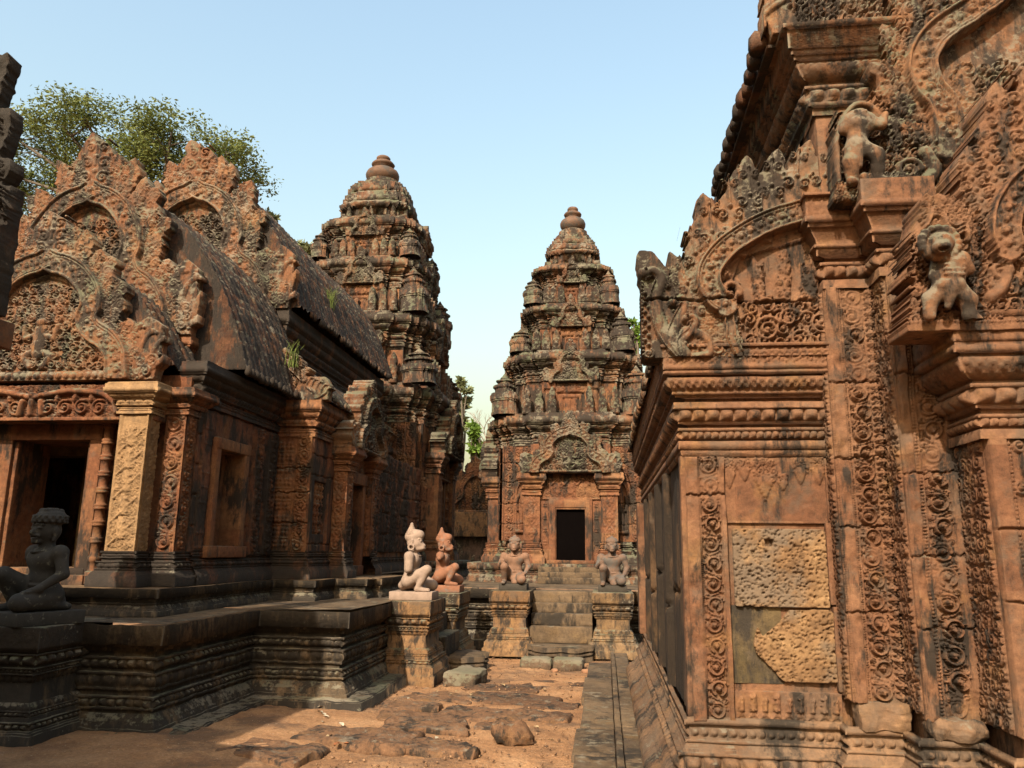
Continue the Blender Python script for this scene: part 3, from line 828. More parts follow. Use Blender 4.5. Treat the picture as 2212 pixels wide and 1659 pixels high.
# --- half pediment of the aisle
def half_ped():
    Y = 4.93
    T = lambda x, y: trace(x, y, Y)
    x0, x1, z0, z1 = .16, 1.50, 2.80, 4.60
    c = Cv(x0, z0, x1, z1, .0065, False)
    arch = cr([T(1592, 768), T(1577, 735), T(1572, 700), T(1562, 668), T(1545, 655), T(1528, 625), T(1530, 590), T(1560, 550), T(1605, 518), T(1660, 490), T(1725, 470)], 6)
    body = [T(1598, 782)]+arch+[T(1800, 452), T(1815, 782)]
    c.poly(body, .0); Wb, insb = c.poly(offset_path(arch, -.07)+[T(1800, 452), T(1815, 786), T(1560, 786)], .0)
    hw = .075
    # flame leaves
    lv = [((1505, 700), (1462, 545), .10), ((1520, 640), (1482, 478), .12), ((1545, 600), (1526, 425), .13), ((1580, 560), (1568, 360), .13), ((1620, 525), (1612, 345), .13), ((1660, 500), (1664, 330), .13), ((1710, 480), (1722, 310), .13), ((1760, 470), (1790, 320), .12), ((1480, 690), (1440, 600), .09), ((1560, 610), (1502, 520), .09), ((1640, 530), (1640, 400), .10)]
    c.poly([T(1480, 700), T(1490, 600), T(1530, 540), T(1580, 480), T(1640, 440), T(1720, 410), T(1800, 390), T(1800, 500), T(1600, 560), T(1540, 700)], .02)
    for (a, b, wd) in lv:
        p, q = T(*a), T(*b); c.leaf(p[0], p[1], q[0]-p[0], q[1]-p[1], math.hypot(q[0]-p[0], q[1]-p[1]), wd, .075, .02, 3)
    blk = [T(1392, 786), T(1388, 640), T(1372, 560), T(1380, 545), T(1410, 548), T(1440, 585), T(1455, 650), T(1540, 640), T(1590, 680), T(1598, 786)]
    c.poly(blk, .035)
    c.foliage(*T(1505, 780), *T(1585, 660), .05, .03, .035, random.Random(3))
    c.foliage(*T(1450, 660), *T(1540, 560), .04, .03, .04, random.Random(4), lambda x, y: c.M[min(c.ny-1, int((y-z0)/c.res)), min(c.nx-1, int((x-x0)/c.res))])
    c.ribbon(arch[18:], hw, .05, .055)
    c.ribbon(arch[:15], .03, .05, .02, ros=False)
    p = T(1575, 632); c.spiral(p[0], p[1], .065, -.5, 1, .9, .022, .05, .02, False)
    inner = offset_path(arch, -.10)
    c.beads(T(1602, 770), T(1596, 690), .010, .02, .0)
    c.tube(offset_path(arch[18:], -.088), .02, .03, .0)
    # naga necks
    for (pts, r) in (([(1470, 770), (1440, 735), (1420, 690), (1416, 650), (1428, 610), (1412, 592), (1390, 598)], .055),
                     ([(1475, 770), (1452, 735), (1462, 700), (1478, 668), (1470, 650), (1452, 660)], .048),
                     ([(1480, 772), (1470, 745), (1492, 722), (1500, 700), (1492, 690), (1478, 696)], .038)):
        q = cr([T(*a) for a in pts], 5); c.tube(q, r, .06, .035, r*.5)
        c.tube(offset_path(q, r*.75), .006, .062, .04); c.dome(*q[-1], r*.75, .075, .035)
        c.dome(q[-1][0]+.01, q[-1][1]+.02, .014, .10, .035)
    # makara jaw
    q = cr([T(*a) for a in ((1468, 745), (1480, 720), (1510, 728), (1530, 745), (1528, 770), (1500, 776))], 5); c.tube(q, .03, .05, .04)
    for a in ((1478, 748), (1488, 752), (1498, 752), (1508, 756)): c.dome(*T(*a), .014, .06, .04)
    c.spiral(*T(1548, 758), .05, 1, 1, 1.4, .014, .045, .035); c.spiral(*T(1400, 770), .035, 1, -1, 1.3, .01, .045, .035)
    c.beads(T(1388, 780), T(1385, 600), .012, .05, .03)
    for yy in range(12): c.dome(*T(1392+(yy % 2)*8, 640+yy*10), .016, .06, .03)
    # tympanum carving
    rr = random.Random(9)
    c.foliage(*T(1605, 755), *T(1790, 650), .065, .034, .0, rr)
    for (a, b, L, wd) in (((1640, 655), (1640, 555), 0, .05), ((1690, 650), (1695, 540), 0, .06), ((1745, 655), (1750, 530), 0, .07)):
        p, q = T(*a), T(*b); c.leaf(p[0], p[1], q[0]-p[0], q[1]-p[1], math.hypot(q[0]-p[0], q[1]-p[1]), wd, .035, .0, 4)
    for (x, y, r) in ((1655, 715, .085), (1725, 735, .07), (1700, 690, .06), (1770, 700, .08), (1620, 740, .05)): c.spiral(*T(x, y), r, rr.uniform(0, 6), rr.choice((-1, 1)), 1.7, r*.17, .04)
    a, b = T(1598, 775), T(1830, 768); c.rect(a[0], a[1]-.01, b[0], b[1]+.03, .045); c.beads((a[0], a[1]+.0), (b[0], a[1]+.005), .022, .035, .035)
    c.H[c.H < .05] *= 1.5
    c.groove(T(1390, 655), T(1800, 655), .009, .05, 3)
    c.noise(.008, 8, 2); c.noise(.003, 40, 2)
    inner = np.zeros_like(c.M); inner[Wb[0], Wb[1]] = insb
    big = inner.copy(); big[:, 1:] |= inner[:, :-1]; big[1:] |= big[:-1]; big[:, :-1] |= big[:, 1:]; big[:-1] |= big[1:]
    c.hole = ~big; L_.cv(c, 'tympanum', M_lib, (0, Y, 0), FYN, .16, 0)
    c.hole = inner; L_.cv(c, 'half_pediment', M_libtop, (0, Y, 0), FYN, .16, 0)
half_ped()
# --- capital of pilaster A and nave front block above
capA = [(1.40, 5.05), (1.40, 4.87), (1.665, 4.87), (1.665, 4.66), (1.95, 4.66)]
P_cap = [('f', .055, .035), ('f', .018, .01), ('b', .075, .03, .07), ('f', .02, .045), ('f', .035, .01), ('f', .05, .07), ('f', .02, .085), ('c', .10, .06, .11), ('f', .03, .125), ('f', .035, .145), ('d', .14, .13, .16, .012)]
L_.moulding('pilaster_capital', capA, P_cap, 3.215, M_lib, seg=.012, amp=.003, cap=False)
V, Q = rbox(1.25, 4.7, 3.78, 2.2, 5.2, 3.80, seg=.3, amp=0); L_.mk('capital_slab', V, Q, M_lib)
# porch capital (nearest)
capC = [(1.95, 4.66), (1.95, 4.27), (3.2, 4.27)]
P_capC = [('f', .05, .04), ('f', .015, .015), ('b', .045, .03, .045), ('f', .018, .04), ('f', .03, .015), ('f', .02, .05), ('b', .085, .06, .10), ('f', .02, .075), ('f', .02, .06), ('o', .10, .08, .16, .11, .018), ('f', .02, .15), ('f', .035, .185), ('f', .02, .175), ('d', .13, .18, .17, .012), ('f', .03, .19)]
L_.moulding('porch_capital', capC, P_capC, 2.19, M_lib, seg=.011, amp=.003)
V, Q = rbox(1.74, 4.1, 2.80, 3.4, 4.7, 2.83, seg=.3, amp=0); L_.mk('porch_slab', V, Q, M_lib)
# nave side wall, cornice, eave
V, Q = rbox(1.40, 4.86, 3.6, 1.62, 10.2, 4.42, seg=.25, amp=.004); L_.mk('nave_wall', V, Q, M_lib)
nv = [(1.40, 10.2), (1.40, 4.86), (1.95, 4.86)]
P_nav = [('f', .05, .02), ('f', .03, .05), ('b', .085, .05, .10), ('f', .02, .07), ('f', .04, .04), ('o', .10, .07, .13, .09, .012), ('f', .03, .15), ('f', .035, .17), ('f', .13, .19), ('f', .03, .22)]
L_.moulding('nave_cornice', nv, P_nav, 4.40, M_libtop, seg=.014, amp=.004)
pr = cr([(1.12, 4.96), (1.24, 5.4), (1.5, 5.9), (1.9, 6.3), (2.5, 6.6), (3.1, 6.7)], 6)
V, Q = vault(pr, 4.95, 10.2, .15, .014, 5); L_.mk('nave_roof', V, Q, M_roof)
V, Q = rbox(1.12, 4.86, 4.925, 2.2, 10.2, 4.955, seg=.4, amp=0); L_.mk('eave_slab', V, Q, M_halld)
buds(lib, 1.10, 4.95, 4.95, 10.2, .17, .12, M_halld, 8)
# upper naga block at the eave corner
def upnaga():
    c = Cv(0, 0, .75, .55, .008, False)
    c.poly([(0.05, 0), (.75, 0), (.75, .55), (.1, .55), (.0, .35), (.02, .1)], .03)
    c.naga(.12, .05, .45, -1, .06, .03); c.foliage(.2, .02, .75, .5, .06, .04, .03, random.Random(2))
    c.noise(.008, 8, 2)
    L_.cv(c, 'naga_acroterion', M_libtop, (1.09, 4.80, 4.97), FYN, .15, .004)
upnaga()
# --- big nave pediment edge
def nave_ped():
    Y = 4.72; T = lambda x, y: trace(x, y, Y)
    x0, z0 = T(1780, 445); x1, z1 = T(2330, -190)
    c = Cv(x0-.02, z0-.02, x1, z1, .0075, False)
    path = cr([T(*p) for p in ((2300, -120), (2210, -50), (2135, 8), (2075, 50), (2010, 95), (1978, 150), (1990, 205), (2020, 245), (2034, 300), (2030, 345), (2000, 395), (1950, 415))], 7)
    body = path+[T(1960, 438), T(2260, 438), T(2330, 300), T(2330, -150)]
    c.poly(body, .0)
    lv = [((2030, 60), (1965, -95), .14), ((1985, 110), (1912, -10), .13), ((1972, 160), (1888, 70), .12), ((1985, 215), (1885, 135), .12), ((2010, 260), (1882, 215), .12), ((2030, 310), (1895, 280), .10), ((2090, 20), (2060, -130), .15), ((2160, -40), (2150, -200), .15)]
    for (a, b, wd) in lv:
        p, q = T(*a), T(*b); c.leaf(p[0], p[1], q[0]-p[0], q[1]-p[1], math.hypot(q[0]-p[0], q[1]-p[1]), wd, .07, .02, 5)
    c.poly([T(1800, 432), T(1802, 330), T(1812, 262), T(1838, 228), T(1880, 215), T(1960, 260), T(1980, 432)], .0); c.foliage(*T(1806, 428), *T(1900, 245), .05, .045, .0, random.Random(16)); c.tube(cr([T(1808, 400), T(1806, 300), T(1835, 240), T(1875, 235), T(1900, 262)], 5), .022, .05, .01)
    c.foliage(*T(1900, 430), *T(2010, 180), .055, .05, .02, random.Random(6), lambda x, y: x < T(2000, 300)[0]+.1)
    c.ribbon(path[:62], .088, .05, .06)
    c.spiral(*T(1955, 378), .075, 0, 1, 1.5, .02, .06, .03)
    q = cr([T(*p) for p in ((1990, 340), (2010, 380), (1970, 415), (1930, 420), (1920, 400))], 5); c.tube(q, .045, .06, .04)
    for a in ((1925, 395), (1935, 400), (1945, 404), (1955, 402)): c.dome(*T(*a), .018, .08, .04)
    # tympanum carving
    c.foliage(*T(2050, 430), *T(2300, 130), .06, .04, .0, random.Random(7), lambda x, y: x > T(2055+max(0, (330-300))*.2, 250)[0])
    c.leaf(*T(2085, 290), 0, 1, .45, .10, .05, 0, 4)
    a, b = T(1795, 438), T(2200, 436); c.rect(a[0], a[1]-.01, b[0], a[1]+.05, .05)
    c.noise(.010, 8, 5); c.noise(.003, 40, 3)
    L_.cv(c, 'nave_pediment', M_libtop, (0, Y, 0), FYN, .2, .004)
nave_ped()
def makara_block():
    Y = 4.64; T = lambda x, y: trace(x, y, Y)
    x0, z0 = T(1785, 445); x1, z1 = T(2000, 350)
    c = Cv(x0, z0-.01, x1, z1, .007, False)
    c.poly([T(1795, 440), T(1800, 405), T(1830, 395), T(1860, 375), T(1900, 380), T(1950, 375), T(1990, 400), T(1995, 440)], .03)
    q = cr([T(*v) for v in ((1860, 390), (1875, 415), (1905, 420), (1930, 405), (1945, 415), (1940, 432), (1900, 436))], 5); c.tube(q, .028, .05, .03); c.tube(offset_path(q, .035), .008, .05, .03)
    for v in ((1880, 425), (1890, 428), (1900, 428), (1910, 427)): c.dome(*T(*v), .014, .06, .03)
    c.spiral(*T(1965, 415), .06, 0, 1, 1.5, .014, .04, .03); c.foliage(*T(1800, 438), *T(1860, 400), .035, .035, .03, random.Random(3)); c.foliage(*T(1900, 400), *T(1990, 380), .03, .03, .03, random.Random(4))
    c.noise(.006, 9, 3)
    L_.cv(c, 'makara_block', M_libtop, (0, Y, 0), FYN, .12, .002)
makara_block()
def porch_ped():
    Y = 4.13; T = lambda x, y: trace(x, y, Y)
    x0, z0 = T(1940, 725); x1, z1 = T(2420, 60)
    c = Cv(x0-.02, z0-.02, x1, z1, .0065, False)
    path = cr([T(*p) for p in ((2420, 370), (2300, 360), (2215, 395), (2165, 450), (2150, 510), (2160, 550))], 7)
    low = cr([T(*p) for p in ((2150, 545), (2165, 580), (2155, 625), (2130, 650))], 6)
    c.poly(path+[T(2165, 600), T(2130, 650), T(2130, 718), T(2420, 718)], .0)
    c.poly([T(1950, 718), T(1972, 640), T(1968, 520), T(1985, 440), T(2040, 470), T(2100, 420), T(2150, 380), T(2190, 420), T(2150, 718)], .02)
    for (a, b, wd) in [((2120, 470), (2060, 330), .10), ((2150, 430), (2090, 270), .11), ((2180, 400), (2130, 190), .12), ((2220, 370), (2185, 130), .13), ((2290, 350), (2290, 90), .14), ((2080, 510), (2030, 420), .08), ((2020, 520), (1988, 425), .07)]:
        p, q = T(*a), T(*b); c.leaf(p[0], p[1], q[0]-p[0], q[1]-p[1], math.hypot(q[0]-p[0], q[1]-p[1]), wd, .06, .02, 5)
    c.ribbon(path, .07, .05, .055); c.tube(low, .035, .06, .02); c.spiral(*T(2150, 590), .06, 1, -1, 1.2, .02, .05, .02)
    c.foliage(*T(2165, 710), *T(2400, 420), .055, .035, .0, random.Random(8)); c.foliage(*T(1955, 710), *T(2040, 620), .045, .04, .02, random.Random(5))
    c.foliage(*T(2000, 520), *T(2110, 450), .04, .05, .02, random.Random(5))
    c.foliage(*T(1960, 705), *T(2140, 500), .045, .04, .02, random.Random(15))
    for s_ in range(3):
        q = cr([T(*p) for p in ((1990+s_*3, 500-s_*6), (2003, 478-s_*7), (2022, 485-s_*8), (2035, 510-s_*9), (2052, 520-s_*9), (2070, 512-s_*9), (2080, 530-s_*8))], 5); c.tube(q, .010, .075, .02)
    a, b = T(1950, 716), T(2420, 706); c.rect(a[0], a[1]-.02, b[0], a[1]+.02, .06); c.beads((a[0], a[1]+.03), (b[0], a[1]+.03), .012, .02, .05)
    c.noise(.008, 8, 6); c.noise(.003, 40, 6)
    return L_.cv(c, 'porch_pediment', M_lib, (0, Y, 0), FYN, .22, .004)
oP = porch_ped()
# --- sculpted corner figures (broken torso on a sea monster, lion-headed dancer)
def at(dx, dy, Y, off=0): x, z = trace(dx, dy, Y); return (x, Y-off, z)
s = Sdf(); Y = 4.66
g = lambda dx, dy, o=.06: at(dx, dy, Y, o)
s.cap(g(1843, 325), g(1848, 295), .060, .062, .03); s.ell(g(1848, 280), (.105, .075, .085), .03); s.ell(g(1848, 258), (.055, .05, .03), .02)
s.ell(g(1838, 285, .11), (.035, .03, .03), .01); s.ell(g(1858, 285, .11), (.035, .03, .03), .01)
s.cap(g(1838, 332, .07), g(1828, 365, .09), .056, .042, .02); s.cap(g(1828, 365, .09), g(1836, 405), .048, .036, .02); s.cap(g(1836, 405), g(1826, 410, .12), .034, .026, .01)
s.cap(g(1852, 332, .08), g(1882, 352, .10), .054, .042, .02); s.cap(g(1882, 352, .10), g(1890, 400, .06), .046, .032, .02); s.cap(g(1890, 400), g(1906, 404, .10), .032, .024, .01)
s.cap(g(1870, 270), g(1893, 288, .09), .038, .030, .02); s.cap(g(1893, 288, .09), g(1902, 262, .08), .030, .020, .01)
for t_ in range(4): s.cap(g(1900+t_*2, 262, .08), g(1898+t_*4, 250, .085), .009, .006, .003)
s.cap(g(1826, 272), g(1815, 292), .036, .030, .02)
s.cap(g(1843, 336, .10), g(1846, 375, .10), .030, .020, .01)
for t_ in np.linspace(0, 6.28, 15)[:-1]: s.ell((g(1845, 332)[0]+.075*math.cos(t_), g(1845, 332)[1]+.06*math.sin(t_), g(1845, 334)[2]), (.014, .014, .016), .003)
for t_ in range(6): s.ell(g(1836+t_*4, 270+abs(t_-2.5)*-3, .12), (.012, .012, .012), .003)
V, Q = s.mesh((1.42, 4.42, 3.65), (2.10, 4.76, 4.55), .009, .007, 2)
fig = L_.mk('broken_figure', V, Q, M_libtop)
s = Sdf(); Y = 4.06
s.cap(g(2035, 628), g(2045, 585), .070, .074, .03); s.cap(g(2040, 590), g(2062, 572), .06, .05, .03); s.cap(g(2015, 575), g(2008, 605), .035, .03, .02)
s.ell(g(2012, 545, .10), (.065, .08, .06), .02); s.ell(g(2006, 560, .15), (.045, .06, .035), .02); s.ell(g(2010, 530, .06), (.085, .06, .07), .02)
s.ell(g(2003, 540, .17), (.012, .012, .012), .005); s.ell(g(2020, 540, .17), (.012, .012, .012), .005)
for t_ in np.linspace(0, 6.28, 17)[:-1]: s.ell((g(2010, 543)[0]+.085*math.cos(t_), g(2010, 543)[1]-.05, g(2010, 543)[2]+.080*math.sin(t_)), (.022, .03, .022), .006)
for t_ in range(5):
    for u_ in range(4): s.ell(g(2022+t_*9, 580+u_*10, .125), (.012, .012, .010), .003)
for sd_ in (-1, 1): s.cap(g(2011+sd_*3, 536, .17), g(2011+sd_*11, 533, .155), .010, .008, .004); s.ell(g(2011+sd_*14, 530, .09), (.014, .012, .02), .005)
for t_ in range(5): s.ell(g(1999+t_*3.2, 563, .185), (.006, .006, .008), .002)
s.hole(g(2005, 567, .19), (.03, .03, .008))
s.cap(g(2062, 572), g(2080, 590), .035, .03, .02); s.cap(g(2050, 630), g(2078, 655), .054, .042, .02); s.cap(g(2078, 655), g(2082, 690), .045, .03, .02); s.cap(g(2082, 690), g(2100, 700), .03, .028, .02)
s.cap(g(2030, 635), g(2000, 655), .046, .038, .02); s.cap(g(2000, 655), g(1998, 690), .04, .03, .02)
s.cap(g(2020, 628, .10), g(2052, 628, .10), .03, .03, .01); s.cap(g(2036, 640, .10), g(2034, 672, .08), .03, .02, .01)
V, Q = s.mesh((1.55, 3.74, 2.75), (2.20, 4.2, 3.45), .008, .006, 3)
L_.mk('lion_dancer', V, Q, M_libtop)
# ================================================================== GROUND, PAVING
def ground():
    xs = np.unique(np.concatenate([np.arange(-14, 8, .06)[lambda v=0: slice(None)] if False else np.arange(-5, 1.2, .045), np.linspace(-400, -5, 26), np.linspace(1.2, 400, 26)]))
    ys = np.unique(np.concatenate([np.linspace(-60, 4.5, 14), np.arange(4.5, 13.8, .045), np.linspace(13.8, 900, 30)]))
    X, Y = np.meshgrid(xs, ys)
    V = np.stack([X.ravel(), Y.ravel(), 0*X.ravel()], 1)
    z = .09-.07*np.clip((Y.ravel()-7)/5, 0, 1)
    near = ((np.abs(V[:, 0]+2) < 4) & (V[:, 1] > 4) & (V[:, 1] < 14)).astype(float)
    z = z+near*(.028*fbm(V, 1.5, 3, 4)+.016*fbm(V, 5, 5, 3)+.009*fbm(V, 15, 9, 2))
    z = z+.05*np.clip(-(V[:, 0]+1.6), 0, 2)*near*np.clip((8.5-V[:, 1])/2, 0, 1)
    V[:, 2] = z
    s = NB('red_earth')
    n = s.noise(2.2, 7, .62); c = s.ramp(n, [(.3, (.145, .073, .035)), (.5, (.24, .126, .060)), (.7, (.30, .172, .088))])
    c = s.mix(1.0, c, s.ramp(s.noise(40, 6, .75), [(.3, (.62, .6, .58)), (.7, (1.28, 1.25, 1.2))]), 'MULTIPLY')
    c = s.mix(s.math('MULTIPLY', s.rng(s.noise(1.3, 8, .7, off=8), .49, .58), .7), c, (.085, .050, .030))
    c = s.mix(s.rng(s.noise(75, 2, .5, off=2), .68, .74), c, (.42, .33, .22))
    s.l(c, s.b.inputs['Base Color'])
    b = s.bump(s.noise(16, 8, .7), .9, .03); b = s.bump(s.noise(90, 5, .7), .7, .01, b); s.l(b, s.b.inputs['Normal'])
    o = mk('ground', V, grid_faces(len(ys), len(xs)), s.m)
    tag(o, kind='structure')
ground()
parts = []; rr = random.Random(4)
for (x0, x1, z1, l0, l1) in ((-.24, .06, .14, .8, 1.5), (.065, .12, .165, 1.2, 2.0), (.125, .30, .15, .7, 1.3)):
    y = 2.0
    while y < (10.9 if x0 < 0 else 12.4):
        L = rr.uniform(l0, l1); e = rr.uniform(-.03, .02) if x0 < 0 else 0
        parts.append(rbox(x0+e, y, .0, x1, min(y+L-.008, 12.4), z1+rr.uniform(-.008, .008), seg=.09, amp=.006, bev=.012, seed=int(y*10))); y += L
V, Q = join(parts)[:2]
tag(mk('pavement', V, Q, M_pave), kind='structure')

# ---- laterite slabs and loose stones lying on the earth
M_latd = stone('weathered_laterite', (.15, .085, .05), (.22, .125, .072), (.32, .185, .105), dark=.36, lich=.10, green=.2, seed=21, bump=1.0, blk=(9, 9), dsc=2)
def slab_stone(name, x, y, sx, sy, z0, z1, seed, rot=0.0, amp=.03, bev=.05, mat=None):
    V, Q = rbox(-sx/2, -sy/2, 0, sx/2, sy/2, z1-z0, seg=.045, amp=0, bev=bev)
    P = V.copy(); P[:, 2] *= .2
    V[:, :2] *= (1+.16*fbm(P+seed*3.3, 3.2, seed, 2))[:, None]
    V = rough(V, amp, 7, seed); V = rough(V, amp*.35, 26, seed+1)
    o = mk(name, V, Q, mat or M_latd); o.location = (x, y, z0); o.rotation_euler = (0, 0, rot); return o
slabs = [(-2.0, 6.55, .95, .50, .165, 'broad flat laterite slab in the front left, sunk in red earth beside fallen leaves'),
 (-1.55, 7.1, .75, .50, .165, 'long brown laterite slab just left of the central worn slabs'),
 (-1.15, 7.75, .85, .50, .14, 'worn laterite slab with a ragged front edge in the middle of the court'),
 (-.62, 7.78, .60, .45, .13, 'laterite slab touching the paving edge, right of the middle of the court'),
 (-1.9, 8.0, .62, .38, .13, 'small flat laterite slab in front of the projecting terrace corner'),
 (-1.0, 8.75, 1.0, .55, .10, 'long low laterite slab in the middle distance, nearly level with the earth'),
 (-2.45, 6.0, .7, .5, .17, 'laterite slab at the bottom edge of the view left of the paving'),
 (-1.35, 6.45, .6, .38, .14, 'low crumbling laterite slab left of the small fist shaped stone'),
 (-1.7, 7.5, .7, .35, .145, 'laterite slab between the two long slabs at the left of the court'),
 (-.95, 7.3, .42, .30, .12, 'crumbled laterite slab right behind the large boulder'),
 (-1.75, 8.7, .8, .45, .095, 'nearly buried laterite slab before the pale statue pedestal'),
 (-.55, 8.45, .55, .4, .10, 'buried laterite slab beside the paving edge in the middle distance'),
 (-1.2, 9.5, .9, .45, .075, 'buried laterite slab before the fallen lichened block'),
 (-.6, 9.9, .8, .5, .065, 'buried laterite slab well before the central stairs')]
for i, (x, y, sx, sy, h, lb) in enumerate(slabs):
    tag(slab_stone('laterite_slab', x, y, sx, sy, .02, h-.008, 30+i, rr.uniform(-.25, .25), .030, .04), lb, 'stone slab', 'worn laterite slabs set in the earth court')
tag(slab_stone('laterite_boulder', -.76, 6.78, .34, .26, .06, .25, 51, .2, .05, .09), 'rounded brown laterite boulder lying alone near the paving edge', 'boulder')
tag(slab_stone('laterite_boulder', -1.03, 6.28, .17, .13, .06, .16, 52, -.3, .04, .05), 'fist shaped small laterite stone left of the large boulder', 'boulder')
M_pale = stone('lichen_white_stone', (.12, .085, .06), (.17, .12, .08), (.22, .16, .11), dark=.30, lich=.60, green=.8, seed=22)
tag(slab_stone('fallen_block', -1.66, 9.85, .42, .62, .0, .21, 53, -.15, .02, .06, M_pale), 'fallen block with pale lichen on its face, beside the monkey statue steps', 'stone block')
tag(slab_stone('fallen_block', -.96, 11.42, .42, .30, .0, .17, 54, .02, .02, .06, M_pale), 'lichened footing block under the left half of the central stairs', 'stone block')
tag(slab_stone('fallen_block', -.52, 11.36, .42, .30, .0, .18, 55, -.02, .02, .06, M_pale), 'white lichened footing block under the right half of the central stairs', 'stone block')
M_chip = plain('chipped_pink_stone', (.36, .19, .11), sc=9)
for i, (x, y, s_, lb) in enumerate(((-.28, 11.1, .10, 'pink stone chip beside the right footing block of the stairs'), (-.40, 10.75, .07, 'flat pale chip of stone in front of the central stairs'), (-.70, 11.15, .09, 'reddish lump of stone between the two footing blocks'))):
    tag(slab_stone('stone_chip', x, y, s_, s_*.8, .02, .02+s_*.6, 60+i, i, .03, .02, M_chip), lb, 'stone chip', 'chips of stone by the stairs')
M_leaf = plain('dry_leaf', (.42, .30, .17), sc=20); M_leafp = plain('bleached_leaf', (.50, .44, .34), sc=20); M_leafr = plain('rust_leaf', (.33, .12, .05), sc=20)
leafs = [(-2.55, 7.35, 'p'), (-2.5, 7.28, 'p'), (-2.62, 7.45, 'p'), (-2.45, 7.05, 'p'), (-2.25, 6.95, 'p'), (-1.95, 8.9, 'p'), (-1.8, 8.75, 'd'), (-1.6, 8.8, 'd'), (-1.62, 8.62, 'd'), (-1.4, 8.6, 'd'), (-2.0, 8.3, 'p'), (-1.35, 6.6, 'p'), (-2.05, 6.25, 'r'), (-1.98, 6.3, 'r'), (-2.2, 6.5, 'd'), (-.95, 7.4, 'p'), (-.6, 7.15, 'd'), (-.45, 6.7, 'd'), (-1.2, 9.6, 'd'), (-.7, 9.4, 'd'), (-2.7, 7.7, 'p'), (-.9, 10.4, 'd')]
lm = {}
for k, m in (('p', M_leafp), ('d', M_leaf), ('r', M_leafr)):
    n, V = 9, []
    for i in range(n):
        t = i/(n-1); wd = .022*math.sin(math.pi*t)**.7
        for sd in (-1, 0, 1): V.append((t*.10-.05, sd*wd, .010*math.sin(3*t)+abs(sd)*.010))
    lm[k] = mk('dry_leaf', V, grid_faces(n, 3), m)
LB = {'p': 'bleached pale dry leaf lying on the red earth', 'd': 'tan dry leaf lying on the red earth', 'r': 'rust red dry leaf in the front left of the court'}
first = {}
for (x, y, k) in leafs:
    o = lm[k] if k not in first else lm[k].copy()
    if k in first: C.objects.link(o)
    first[k] = 1
    o.location = (x, y, .125+.03*max(0, (8-y)*.3)-.05*(y > 9)); o.rotation_euler = (rr.uniform(-.2, .2), rr.uniform(-.2, .2), rr.uniform(0, 6)); o.scale = [rr.uniform(.45, .9)]*3
    tag(o, LB[k], 'leaf', {'p': 'bleached leaves on the ground', 'd': 'tan leaves on the ground', 'r': 'rust leaves on the ground'}[k])

# fine gravel and crumbs of laterite, far too many to count
rg = np.random.RandomState(8); n = 2600
gx = rg.uniform(-3.3, -.05, n); gy = 5.6+7*rg.rand(n)**1.5; gs = .005+.012*rg.rand(n)**3
oct_ = np.array([(1, 0, 0), (0, 1, 0), (-1, 0, 0), (0, -1, 0), (0, 0, .8), (0, 0, -.8)])
tri_ = np.array([(0, 1, 4), (1, 2, 4), (2, 3, 4), (3, 0, 4), (1, 0, 5), (2, 1, 5), (3, 2, 5), (0, 3, 5)])
V = (oct_[None]*gs[:, None, None]*rg.uniform(.6, 1.4, (n, 6, 1))+np.stack([gx, gy, .105-.07*np.clip((gy-7)/5, 0, 1)], 1)[:, None]).reshape(-1, 3)
s_ = NB('gravel'); s_.l(s_.ramp(s_.noise(30, 2, .5), [(.35, (.06, .035, .022)), (.5, (.13, .068, .034)), (.66, (.22, .13, .07))]), s_.b.inputs['Base Color'])
tag(mk('gravel', V, None, s_.m, T=(tri_[None]+6*np.arange(n)[:, None, None]).reshape(-1, 3)), 'scatter of small gravel and laterite crumbs over the red earth court', 'gravel', kind='stuff')
# ================================================================== TERRACE
terr = empty('temple_terrace', 'low moulded stone terrace, blackened at the left, carrying the hall and the towers', 'terrace', (-3.6, 6.3, 0))
T_ = P_(terr)
tp = [(-10, 6.3), (-3.62, 6.3), (-3.60, 8.05), (-2.66, 8.05), (-2.66, 13.6), (4.2, 13.6)]
P_terr = [('f', .13, .13), ('f', .02, .115), ('c', .085, .115, .06), ('f', .025, .05), ('f', .02, .07), ('b', .06, .045, .075), ('f', .02, .055), ('f', .04, .01), ('f', .02, .035), ('l', .10, .03, .05, .12), ('f', .02, .055), ('f', .03, .01), ('b', .065, .03, .08), ('f', .02, .05), ('f', .045, .0), ('f', .03, .045), ('f', .025, .075), ('f', .155, .12)]
T_.moulding('terrace_wall', tp, P_terr, .075, M_terr, seg=.011, amp=.010, seed=3)
T_.moulding('plinth_course', tp, [('f', .02, .36), ('f', .12, .345), ('f', .012, .33), ('f', .01, .13)], .03, M_terr, seg=.05, amp=.020, seed=8)
def top_sheet(x0, y0, x1, y1, z, seed):
    nx, ny = int((x1-x0)/.12)+2, int((y1-y0)/.12)+2
    X, Y = np.meshgrid(np.linspace(x0, x1, nx), np.linspace(y0, y1, ny))
    V = np.stack([X.ravel(), Y.ravel(), np.full(X.size, z)], 1); V[:, 2] += .008*fbm(V, 2.2, seed, 3)
    return V, grid_faces(ny, nx)
V, Q = join([top_sheet(-10, 6.19, -3.5, 8.0, 1.0, 1), top_sheet(-10, 8.0, -2.55, 13.5, 1.002, 2), top_sheet(-10, 13.48, 4.2, 30, 1.0, 3)])[:2]
T_.mk('terrace_paving', V, Q, M_pave)

